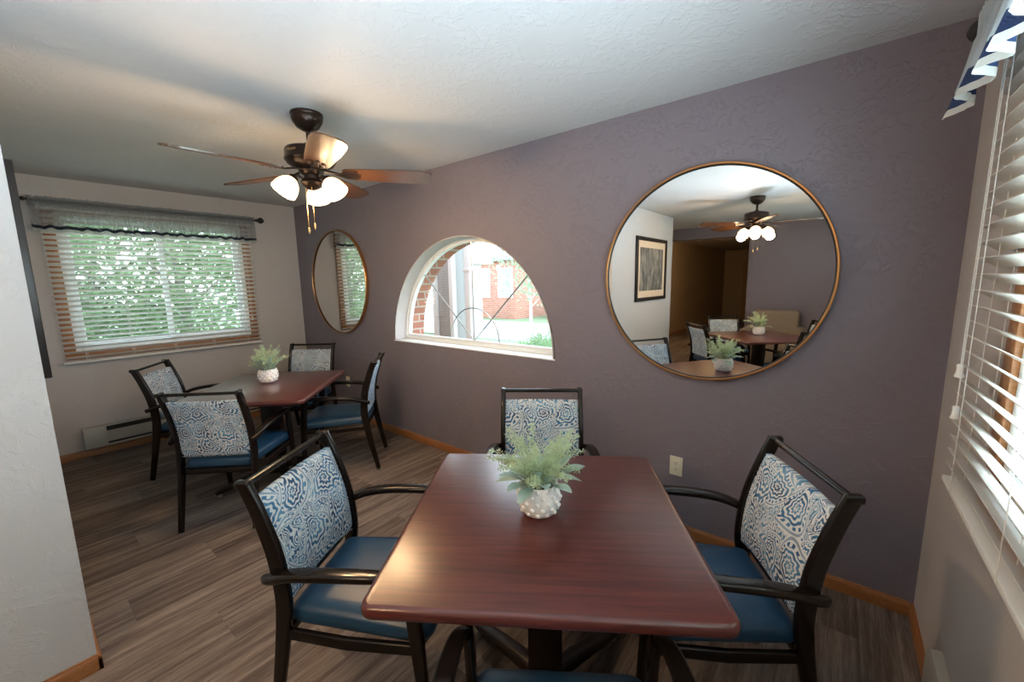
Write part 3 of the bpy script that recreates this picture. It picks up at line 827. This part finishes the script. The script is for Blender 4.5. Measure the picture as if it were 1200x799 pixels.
# ------------------------------------------------------------------ potted plants
def make_plant(seed, detail=1.0):
    rnd = random.Random(seed)
    t_ = thing('potted_plant', '', 'plant', (0, 0, 0), 0, 'small potted plants on the dining tables')
    bm = bmesh.new()
    prof = [(0, .001), (.044, .001), (.052, .006), (.064, .028), (.069, .052), (.067, .078), (.062, .098), (.060, .106), (.056, .107), (.054, .100), (.058, .078), (.055, .070), (0, .070)]
    lathe(bm, prof, 48)
    bmp = bmesh.new()
    for row, (z, r) in enumerate(((.020, .060), (.040, .0675), (.060, .0695), (.080, .0665), (.098, .062))):
        for k in range(12):
            a = 2 * math.pi * (k + .5 * (row % 2)) / 12
            mt = Matrix.Translation((r * math.cos(a), r * math.sin(a), z)) @ Matrix.Diagonal((.0072, .0072, .0072, 1))
            bmesh.ops.create_icosphere(bmp, subdivisions=2, radius=1, matrix=mt)
    p = obj('pot', bm, 'white_ceramic', t_, ang=60); obj('hobnails', bmp, 'white_ceramic', p, ang=180)
    bm = bmesh.new(); lathe(bm, [(0, .088), (.03, .090), (.052, .084), (.057, .074)], 20); obj('moss', bm, 'moss', t_, ang=180)
    # feathery sprigs
    bm = bmesh.new()
    def blade_(base, d, L, wd, nrm):
        d = d.normalized(); s = d.cross(nrm).normalized()
        a, b, c_, e = base, base + d * L * .45 + s * wd, base + d * L, base + d * L * .45 - s * wd
        bm.faces.new([bm.verts.new(q) for q in (a, b, c_, e)])
    for k in range(int(42 * detail)):
        a = rnd.uniform(0, 6.283); lean = rnd.uniform(.05, .85) ** .9; L = rnd.uniform(.14, .225) * (1.08 - lean * .25)
        p0 = Vector((rnd.uniform(0, .03) * math.cos(a), rnd.uniform(0, .03) * math.sin(a), .085)); pts = []
        for j in range(9):
            q = j / 8; ln = lean * (.5 + .8 * q)
            pts.append(p0 + Vector((math.cos(a) * math.sin(ln), math.sin(a) * math.sin(ln), math.cos(ln))) * L * q)
        tube(bm, pts, [.0011 * (1 - .6 * q / 8) for q in range(9)], 5)
        for j in range(2, 9):
            for h in range(9):
                b0 = pts[j - 1].lerp(pts[j], rnd.random()); dr = Vector((rnd.gauss(0, 1), rnd.gauss(0, 1), rnd.gauss(.5, .8))).normalized() + (pts[j] - pts[j - 1]).normalized() * .8
                sl = .030 * (1.15 - j / 9) + .006
                tip = b0 + dr.normalized() * sl * rnd.uniform(.6, 1)
                for g in range(3):
                    bb = b0.lerp(tip, (g + .3) / 3); d2 = dr.normalized() + Vector((rnd.gauss(0, .6), rnd.gauss(0, .6), rnd.gauss(0, .6)))
                    blade_(bb, d2, rnd.uniform(.009, .015), .0019, Vector((rnd.gauss(0, 1), rnd.gauss(0, 1), rnd.gauss(0, 1))).normalized())
    obj('fern_sprigs', bm, 'fern_leaf', t_, ang=20)
    # broad sage-coloured leaves
    bm = bmesh.new()
    for k in range(22):
        a = 2 * math.pi * k / 22 * 2 + rnd.uniform(-.3, .3); up = rnd.uniform(-.25, 1.0) if k % 3 else rnd.uniform(.8, 1.3)
        d = Vector((math.cos(a) * math.cos(up), math.sin(a) * math.cos(up), math.sin(up))); L = rnd.uniform(.058, .088); wd = L * .27
        rt = Vector((math.cos(a) * .035, math.sin(a) * .035, .092)); st = rt + d * rnd.uniform(.015, .055) + Vector((0, 0, .018))
        tube(bm, [rt, rt.lerp(st, .5) + Vector((0, 0, .006)), st], .0012, 5)
        s = d.cross(Vector((0, 0, 1))).normalized(); nrm = s.cross(d).normalized(); rows = []
        for j in range(9):
            q = j / 8; ww = wd * math.sin(math.pi * min(.985, q * .96 + .04)) ** .7; ctr = st + d * L * q - nrm * (.012 * q * q)
            rows.append([bm.verts.new(ctr + s * ww * u + nrm * (abs(u) * ww * .35)) for u in (-1, -.5, 0, .5, 1)])
        for A, B in zip(rows, rows[1:]):
            for j in range(4): bm.faces.new((A[j], A[j + 1], B[j + 1], B[j]))
    obj('broad_leaves', bm, 'sage_leaf', t_, ang=180)
    return t_
p1 = make_plant(3); p1.location = (4.498, -1.325, .7505); p1['label'] = 'leafy green plant in a white hobnail pot on the foreground table'
p2 = make_plant(11); p2.location = (1.72, -1.095, .7505); p2['label'] = 'leafy plant in a white hobnail pot on the far corner table'
p3 = make_plant(5, .7); p3.location = (4.335, -3.90, .7505); p3['label'] = 'leafy plant in a white pot on the table seen only in the mirror'

# ------------------------------------------------------------------ ceiling fans
def make_fan(loc, phase, label, sphase):
    t_ = thing('ceiling_fan', label, 'ceiling fan', loc, 0, 'bronze ceiling fans with three lit glass shades')
    # local z = 0 at the ceiling, going down
    bm = bmesh.new(); lathe(bm, [(0, -.001), (.082, -.001), (.084, -.012), (.080, -.018), (.082, -.024), (.076, -.045), (.058, -.072), (.032, -.088), (.020, -.094), (0, -.094)], 40); obj('canopy', bm, 'fan_bronze', t_, ang=50)
    bm = bmesh.new(); lathe(bm, [(0, -.09), (.0125, -.09), (.0125, -.150), (.022, -.153), (.024, -.172), (0, -.172)], 20); obj('downrod', bm, 'fan_bronze', t_)
    bm = bmesh.new(); lathe(bm, [(0, -.166), (.045, -.168), (.085, -.178), (.122, -.190), (.128, -.200), (.128, -.236), (.131, -.240), (.131, -.250), (.126, -.254), (.118, -.268), (.090, -.284), (.070, -.290), (0, -.290)], 48)
    mh = obj('motor_housing', bm, 'fan_bronze', t_, ang=50)
    bm = bmesh.new(); lathe(bm, [(.0, -.288), (.060, -.288), (.066, -.300), (.058, -.318), (.040, -.326), (.040, -.345), (.055, -.352), (.060, -.366), (.048, -.384), (.026, -.398), (.010, -.404), (0, -.404)], 36)
    lk = obj('light_fitter', bm, 'fan_bronze', t_, ang=50)
    for k in range(5):
        a = phase + 2 * math.pi * k / 5; rot = Matrix.Rotation(a, 4, 'Z') @ Matrix.Translation((0, 0, -.308)) @ Matrix.Rotation(R(-12), 4, 'X')
        bm = bmesh.new(); pr = []
        for (x, h) in ((.165, .040), (.18, .054), (.22, .062), (.32, .069), (.45, .076), (.56, .079), (.61, .076), (.64, .064), (.655, .044), (.660, .018)): pr.append((x, h))
        outl = [(x, h) for x, h in pr] + [(x, -h) for x, h in pr[::-1]]
        top = [bm.verts.new((x, y, .0035)) for x, y in outl]; bot = [bm.verts.new((x, y, -.0035)) for x, y in outl]; n = len(outl)
        bm.faces.new(top); bm.faces.new(bot[::-1])
        for q in range(n): bm.faces.new((top[q], top[(q + 1) % n], bot[(q + 1) % n], bot[q]))
        o = obj('blade', bm, 'walnut_blade', t_, ang=30)
        o.matrix_basis = rot
        bm = bmesh.new()
        sweep(bm, [(.06, 0, .012), (.11, 0, .004), (.150, 0, -.006), (.19, 0, -.0075)], [(.014, .005), (.011, .005), (.015, .004), (.018, .003)], lat=(0, 1, 0), rnd=.3)
        for s in (-1, 1): sweep(bm, [(.150, s * .010, -.006), (.185, s * .030, -.0075), (.225, s * .034, -.0075), (.245, s * .024, -.0075)], [(.008, .003), (.008, .003), (.009, .003), (.006, .0025)], lat=(0, 1, 0), rnd=.3)
        sweep(bm, [(.18, 0, -.0075), (.262, 0, -.0075)], [(.014, .003), (.007, .0025)], lat=(0, 1, 0), rnd=.3)
        for p_ in ((.200, -.032), (.200, .032), (.245, 0)):
            lathe(bm, [(0, -.0135), (.004, -.013), (.0055, -.0105)], 8, Matrix.Translation((p_[0], p_[1], 0)))
        obj('blade_bracket', bm, 'fan_bronze', o, ang=40)
    for k in range(3):
        a = sphase + 2 * math.pi * k / 3; mt = Matrix.Rotation(a, 4, 'Z')
        bm = bmesh.new(); arm = [mt @ Vector(p) for p in ((.035, 0, -.352), (.070, 0, -.336), (.090, 0, -.338), (.098, 0, -.350))]
        tube(bm, spline(arm, 12), .007, 10)
        tilt = mt @ Matrix.Translation((.094, 0, -.346)) @ Matrix.Rotation(R(180 - 36), 4, 'Y') @ Matrix.Scale(.94, 4)
        lathe(bm, [(0, -.008), (.020, -.006), (.027, .004), (.028, .020), (.024, .022), (0, .018)], 20, tilt)
        ar = obj('lamp_arm', bm, 'fan_bronze', lk, ang=50)
        bm = bmesh.new()
        lathe(bm, [(.022, .012), (.032, .019), (.049, .036), (.061, .058), (.067, .080), (.069, .100), (.0705, .110), (.0680, .1105), (.065, .100), (.063, .080), (.057, .060), (.045, .040), (.026, .023), (0, .019)], 32, tilt)
        obj('lamp_shade', bm, 'lit_glass_shade', t_, ang=60)
        p = (Matrix.Translation(loc) @ tilt) @ Vector((0, 0, .135))
        ld = bpy.data.lights.new('fan_bulb', 'POINT'); ld.energy = FAN_W; ld.color = (1, .66, .36); ld.shadow_soft_size = .05
        lo = bpy.data.objects.new('fan_bulb', ld); COL.objects.link(lo); lo.location = p
    for dx, dy, L in ((.028, -.02, .20), (-.02, -.03, .22)):
        bm = bmesh.new(); tube(bm, [(dx, dy, -.385), (dx, dy, -.385 - L)], .0009, 6); ch = obj('pull_chain', bm, 'fan_brass', lk)
        bm = bmesh.new(); lathe(bm, [(0, 0), (.004, -.002), (.006, -.012), (.0065, -.022), (.004, -.028), (.002, -.036), (0, -.037)], 12, Matrix.Translation((dx, dy, -.385 - L))); obj('chain_pull', bm, 'fan_brass', ch)
    # maker's script mark on the housing, towards the camera side
    fc = bpy.data.curves.new('maker_mark', 'FONT'); fc.body = 'Hunter'; fc.size = .022; fc.extrude = .0006; fc.align_x = 'CENTER'; fc.shear = .3
    tmp = bpy.data.objects.new('maker_mark', fc); COL.objects.link(tmp); bpy.context.view_layer.update()
    me = bpy.data.meshes.new_from_object(tmp.evaluated_get(bpy.context.evaluated_depsgraph_get())); bpy.data.objects.remove(tmp)
    me.materials.clear(); me.materials.append(M['fan_brass']); fo = bpy.data.objects.new('maker_mark', me); COL.objects.link(fo); fo.parent = mh
    ang = R(-70); fo.location = (.1295 * math.cos(ang), .1295 * math.sin(ang), -.222); fo.rotation_euler = (R(90), 0, ang + R(90))
    return t_
FAN_W = 9.5
make_fan((2.868, -1.180, CH), R(-19), 'bronze ceiling fan with three lit glass shades, hanging left of the arched window', R(143))
make_fan((4.315, -3.35, CH), R(-4), 'bronze ceiling fan with three lit glass shades, visible only in the mirror', R(81))

# ------------------------------------------------------------------ wing-less upholstered armchair behind the camera (in the mirror)
t_ = thing('upholstered_armchair', 'tan upholstered armchair against the dark wall, seen in the large mirror', 'armchair', (4.28, -5.55, 0), R(90))
def soft(name, *a, bev=.04): return obj(name, bx(*a, bev=bev, seg=4), 'tan_upholstery', t_, ang=180)
soft('seat_base', -.30, .36, -.30, .30, .10, .34); soft('seat_cushion', -.24, .38, -.285, .285, .345, .48)
soft('backrest', -.38, -.18, -.33, .33, .12, .95, bev=.06)
for s in (-1, 1):
    bm = bmesh.new(); box(bm, -.30, .36, s * .35 - .055, s * .35 + .055, .10, .58, bev=.02, seg=3)
    tube(bm, [(-.28, s * .355, .60), (.33, s * .355, .60), (.36, s * .355, .60)], [.085, .085, .07], 20); obj('armrest', bm, 'tan_upholstery', t_, ang=60)
for sx in (-.27, .32):
    for sy in (-.3, .3): obj('leg', bx(sx - .02, sx + .02, sy - .02, sy + .02, 0, .10, bev=.004), 'dark_laminate', t_)

# ------------------------------------------------------------------ hall lamps
for i, (x, y) in enumerate(((2.1, -6.75), (3.0, -7.0))):
    bm = bmesh.new(); lathe(bm, [(0, -.05), (.08, -.045), (.13, -.02), (.14, -.002), (0, -.002)], 24)
    o = obj('hall_ceiling_lamp', bm, 'hall_lamp', None, (x, y, CH)); tag(o, ('flush ceiling lamp in the hall, nearer the dining room', 'flush ceiling lamp in the hall, farther from the dining room')[i], 'lamp', 'hall ceiling lamps')
    ld = bpy.data.lights.new('hall_bulb', 'POINT'); ld.energy = (13, 12)[i]; ld.color = (1, .66, .34); ld.shadow_soft_size = .02
    lo = bpy.data.objects.new('hall_bulb', ld); COL.objects.link(lo); lo.location = (x, y, CH - .075)

# ------------------------------------------------------------------ outdoors
bm = bmesh.new(); box(bm, -40, 40, .35, 50, -.4, -.25); box(bm, -40, -.3, -20, .35, -.4, -.25); box(bm, WX + .3, 40, -20, .35, -.4, -.25)
struct('ground', bm, 'grass')
struct('pavement', bx(-30, 6, 7.0, 11.5, -.249, -.235), 'concrete')
# porch column outside the arched window
t_ = thing('porch_column', 'white boxed porch column outside the arched window', 'column', (1.06, 1.55, -.25))
obj('shaft', bx(-.16, .16, -.14, .14, 0, 3.4, bev=.01), 'grey_siding', t_)
bm = bmesh.new()
for sx in (-1, 1):
    for sy in (-1, 1): box(bm, sx * .165 - .035, sx * .165 + .035, sy * .145 - .035, sy * .145 + .035, 0, 3.4, bev=.005)
obj('corner_trim', bm, 'white_siding', t_); obj('plinth', bx(-.22, .22, -.2, .2, 0, .2, bev=.01), 'white_siding', t_)
t_ = thing('downspout', 'pale downspout beside the porch column outside the arched window', 'downspout', (1.42, 1.52, -.25))
bm = bmesh.new(); box(bm, -.05, .05, -.04, .04, 0, 3.4, bev=.008); obj('pipe', bm, 'white_siding', t_)
bm = bmesh.new()
for z in (.6, 1.9, 3.1): box(bm, -.06, .06, -.05, .05, z, z + .04, bev=.004)
obj('strap', bm, 'white_siding', t_)
# neighbouring white building and brick building
t_ = thing('garage_building', 'white building with a tan soffit beyond the porch column', 'building', (-6.6, 7.0, -.25))
obj('wall', bx(-4.5, 2.1, 0, 1.2, 0, 2.35), 'white_siding', t_); obj('soffit', bx(-4.8, 2.4, -.5, 1.5, 2.35, 2.5), 'tan_soffit', t_)
bm = bmesh.new()
for k in range(6): box(bm, -.2 + k * .13, -.12 + k * .13, -.02, .0, 1.55, 1.85)
obj('vent', bm, 'grey_siding', t_)
t_ = thing('brick_building', 'red brick building across the street beyond the trees', 'building', (-7.9, 12.5, -.25))
obj('wall', bx(-3.5, 1.5, 0, 5, 0, 2.7), 'red_brick', t_); obj('roof', bx(-3.8, 1.8, -.3, 5.3, 2.7, 2.95, bev=.05), 'grey_siding', t_)
for x in (-2.6, -.9, .5):
    wd = obj('window', bx(x, x + .9, -.03, .01, 1.0, 2.4), 'white_siding', t_); obj('pane', bx(x + .08, x + .82, -.035, -.031, 1.08, 2.32), 'car_grey', wd)

def tree(label, loc, h, r, n, mat='tree_leaf', barkm='bark', z0=.6, ls=.08, seed=1, trunk=.09, name='tree', cat='tree', group='trees outside the windows', sq=1.0):
    rnd = random.Random(seed); t_ = thing(name, label, cat, loc, 0, group)
    bm = bmesh.new()
    top = Vector((rnd.uniform(-.2, .2), rnd.uniform(-.2, .2), h * .8))
    tube(bm, spline([(0, 0, 0), (rnd.uniform(-.08, .08), rnd.uniform(-.08, .08), h * .35), top], 12), [trunk * (1 - .7 * k / 12) for k in range(13)], 10)
    for k in range(9):
        a = rnd.uniform(0, 6.28); zz = h * rnd.uniform(.25, .75)
        b0 = Vector((0, 0, zz)); b1 = b0 + Vector((math.cos(a) * r * .75, math.sin(a) * r * .75 * sq, h * .18))
        tube(bm, [b0, b0.lerp(b1, .5) + Vector((0, 0, .05)), b1], [trunk * .4, trunk * .25, trunk * .1], 6)
    obj('trunk', bm, barkm, t_)
    bm = bmesh.new(); cl = []
    for k in range(26):
        while True:
            p = Vector((rnd.uniform(-1, 1), rnd.uniform(-1, 1), rnd.uniform(-1, 1)))
            if p.length < 1: break
        cl.append(Vector((p.x * r, p.y * r * sq, z0 + (h - z0) * (p.z + 1) / 2)))
    for k in range(n):
        c_ = rnd.choice(cl); g = r * .30
        p = c_ + Vector((rnd.gauss(0, g), rnd.gauss(0, g * sq), rnd.gauss(0, g * .8)))
        if p.z < .02: p.z = .02 + rnd.random() * .1
        d = Vector((rnd.gauss(0, 1), rnd.gauss(0, 1), rnd.gauss(0, .7))).normalized(); s = d.cross(Vector((rnd.gauss(0, 1), rnd.gauss(0, 1), rnd.gauss(0, 1)))).normalized()
        L = ls * rnd.uniform(.6, 1.2)
        bm.faces.new([bm.verts.new(q) for q in (p, p + d * L * .5 + s * L * .28, p + d * L, p + d * L * .5 - s * L * .28)])
    obj('crown', bm, mat, t_, ang=10)
tree('dense green tree filling the left half of the far window', (-2.9, -2.35, -.25), 4.2, 1.0, 4800, seed=21, ls=.12, z0=.3, sq=.9)
tree('leafy green tree filling the right half of the far window', (-3.0, -.55, -.25), 4.0, .95, 4600, seed=22, ls=.12, z0=.3, sq=.9)
tree('low bushy tree behind the middle of the far window', (-4.2, -1.4, -.25), 3.6, 1.1, 3800, mat='tree_leaf_pale', seed=23, ls=.13, z0=.2)
tree('green tree beyond the right corner of the far window', (-3.9, 1.2, -.25), 4.4, 1.1, 4500, seed=24, ls=.13, z0=.3)
tree('green tree beyond the left edge of the far window', (-4.6, -4.1, -.25), 4.6, 1.3, 4500, mat='tree_leaf_pale', seed=25, ls=.13, z0=.3)
tree('airy tree right of the porch column outside the arched window', (-.55, 5.6, -.25), 4.2, 1.0, 3800, mat='tree_leaf_pale', barkm='pale_bark', seed=31, ls=.11, z0=1.5, trunk=.05)
tree('slender pale-barked tree at the right side of the arched window', (1.25, 4.6, -.25), 4.0, .8, 2200, mat='tree_leaf_pale', barkm='pale_bark', seed=33, ls=.09, z0=1.5, trunk=.06)
tree('large street tree behind the brick building', (-12.2, 24.0, -.25), 7.0, 2.4, 3500, mat='tree_leaf_pale', seed=34, ls=.24, z0=2.0, trunk=.16)
tree('round clipped bush at the lower right of the arched window', (1.35, 3.55, -.25), .72, .42, 3500, seed=41, ls=.05, z0=.05, trunk=.02, name='bush', cat='bush', group='bushes outside the arched window')
tree('clipped bush further left behind the round one', (.35, 4.75, -.25), .62, .36, 2600, seed=42, ls=.05, z0=.05, trunk=.02, name='bush', cat='bush', group='bushes outside the arched window')
t_ = thing('iron_fence', 'short black iron fence beyond the arched window', 'fence', (.15, 5.9, -.25), R(20))
bm = bmesh.new()
for k in range(7): tube(bm, [(k * .09, 0, 0), (k * .09, 0, .9)], .008, 6)
obj('picket', bm, 'iron', t_); bm = bmesh.new()
for z in (.12, .82): box(bm, -.03, .57, -.012, .012, z, z + .025)
obj('rail', bm, 'iron', t_)
def car(label, loc, rz, mat):
    t_ = thing('parked_car', label, 'car', loc, rz, 'cars parked across the street')
    bm = bmesh.new(); side = [(-2.1, .35), (-2.15, .75), (-1.5, .85), (-.9, 1.35), (.6, 1.38), (1.2, .92), (2.05, .80), (2.15, .40)]
    A = [bm.verts.new((x, -.8, z)) for x, z in side]; B = [bm.verts.new((x, .8, z)) for x, z in side]
    n = len(side)
    for k in range(n): bm.faces.new((A[k], A[(k + 1) % n], B[(k + 1) % n], B[k]))
    bm.faces.new(A); bm.faces.new(B[::-1]); bmesh.ops.bevel(bm, geom=list(bm.edges), offset=.06, segments=2, affect='EDGES'); obj('body', bm, mat, t_, ang=50)
    for x in (-1.35, 1.35):
        for y in (-.78, .78):
            bm = bmesh.new(); lathe(bm, [(0, -.1), (.30, -.1), (.33, -.06), (.33, .06), (.30, .1), (0, .1)], 20, Matrix.Translation((x, y, .33)) @ Matrix.Rotation(R(90), 4, 'X')); obj('wheel', bm, 'rubber', t_)
    for y in (-.805, .805):
        obj('side_window', bx(-.85, .65, y - .012, y + .012, .95, 1.25, bev=.005), 'iron', t_)
car('dark red car parked behind the iron fence', (-9.0, 19.0, -.25), R(20), 'car_red')
car('grey-blue car parked at the right edge of the arched window', (-3.6, 15.0, -.25), R(20), 'car_grey')
tree('green shrub outside the window at the right edge of the photo', (8.6, 1.2, -.25), 2.0, .9, 2500, seed=51, ls=.12, z0=.2, name='bush', cat='bush', group='bushes outside the right window')

# ------------------------------------------------------------------ light
wd = bpy.data.worlds.new('World'); S.world = wd; wd.use_nodes = True; nt = wd.node_tree
bg = nt.nodes['Background']
tc = nt.nodes.new('ShaderNodeTexCoord'); sp = nt.nodes.new('ShaderNodeSeparateXYZ'); nt.links.new(tc.outputs['Generated'], sp.inputs[0])
rp = nt.nodes.new('ShaderNodeValToRGB'); nt.links.new(sp.outputs[2], rp.inputs[0])
rp.color_ramp.elements[0].color = (.84, .91, 1.0, 1); rp.color_ramp.elements[1].color = (.60, .78, 1.0, 1)
nt.links.new(rp.outputs[0], bg.inputs[0]); bg.inputs[1].default_value = 4.5
def portal(loc, rot, sx, sy):
    ld = bpy.data.lights.new('sky_portal', 'AREA'); ld.shape = 'RECTANGLE'; ld.size = sx; ld.size_y = sy
    ld.cycles.is_portal = True; o = bpy.data.objects.new('sky_portal', ld); COL.objects.link(o); o.location = loc; o.rotation_euler = rot
portal((-.15, -1.29, 1.45), (0, R(-90), 0), .97, 1.4)
portal((WX + .15, -1.61, 1.45), (0, R(90), 0), .97, 1.64)
portal((WX + .15, -4.2, 1.45), (0, R(90), 0), .97, 2.2)
portal((AC, .31, AZ + .45), (R(-90), 0, 0), 1.86, .95)

# added area lights outside the right-hand windows, boosting the sky's daylight
for yc, sy, pw in ((-1.61, 1.6, 72), (-4.2, 2.2, 30)):
    ld = bpy.data.lights.new('window_fill', 'AREA'); ld.shape = 'RECTANGLE'; ld.size = 1.3; ld.size_y = sy; ld.energy = pw; ld.color = (.76, .89, 1)
    lo = bpy.data.objects.new('window_fill', ld); COL.objects.link(lo); lo.location = (WX + .55, yc, 1.30); lo.rotation_euler = (0, R(90 + 18), 0)
# added spot fill bounced off the ceiling, standing in for an unseen flash
ld = bpy.data.lights.new('bounce_fill', 'SPOT'); ld.energy = 130; ld.color = (.68, .84, 1); ld.spot_size = R(118); ld.spot_blend = 1; ld.shadow_soft_size = .22
lo = bpy.data.objects.new('bounce_fill', ld); COL.objects.link(lo); lo.location = (4.95, -2.40, .85); lo.rotation_euler = Vector((-.24, .20, 1)).to_track_quat('-Z', 'Y').to_euler()

# ------------------------------------------------------------------ camera
cam = bpy.data.cameras.new('Camera'); co = bpy.data.objects.new('Camera', cam); COL.objects.link(co); S.camera = co
yaw, pitch, roll = -.673, -.1463, -.018
f = Vector((math.sin(yaw) * math.cos(pitch), math.cos(yaw) * math.cos(pitch), math.sin(pitch)))
r_ = Vector((math.cos(yaw), -math.sin(yaw), 0)); u_ = r_.cross(f)
r2 = r_ * math.cos(roll) + u_ * math.sin(roll); u2 = -r_ * math.sin(roll) + u_ * math.cos(roll)
co.matrix_world = Matrix(((r2.x, u2.x, -f.x, 5.2206), (r2.y, u2.y, -f.y, -2.3606), (r2.z, u2.z, -f.z, 1.513), (0, 0, 0, 1)))
cam.sensor_width = 36; cam.lens = 476.57 / 1200 * 36; cam.clip_start = .02; cam.clip_end = 200
S.view_settings.view_transform = 'Standard'; S.view_settings.look = 'None'; S.view_settings.gamma = 1; S.view_settings.use_curve_mapping = False
S.view_settings.exposure = 0.8
S.cycles.use_denoising = True; S.cycles.max_bounces = 10; S.cycles.diffuse_bounces = 5; S.cycles.transparent_max_bounces = 24; S.cycles.glossy_bounces = 5
S.cycles.sample_clamp_indirect = 6
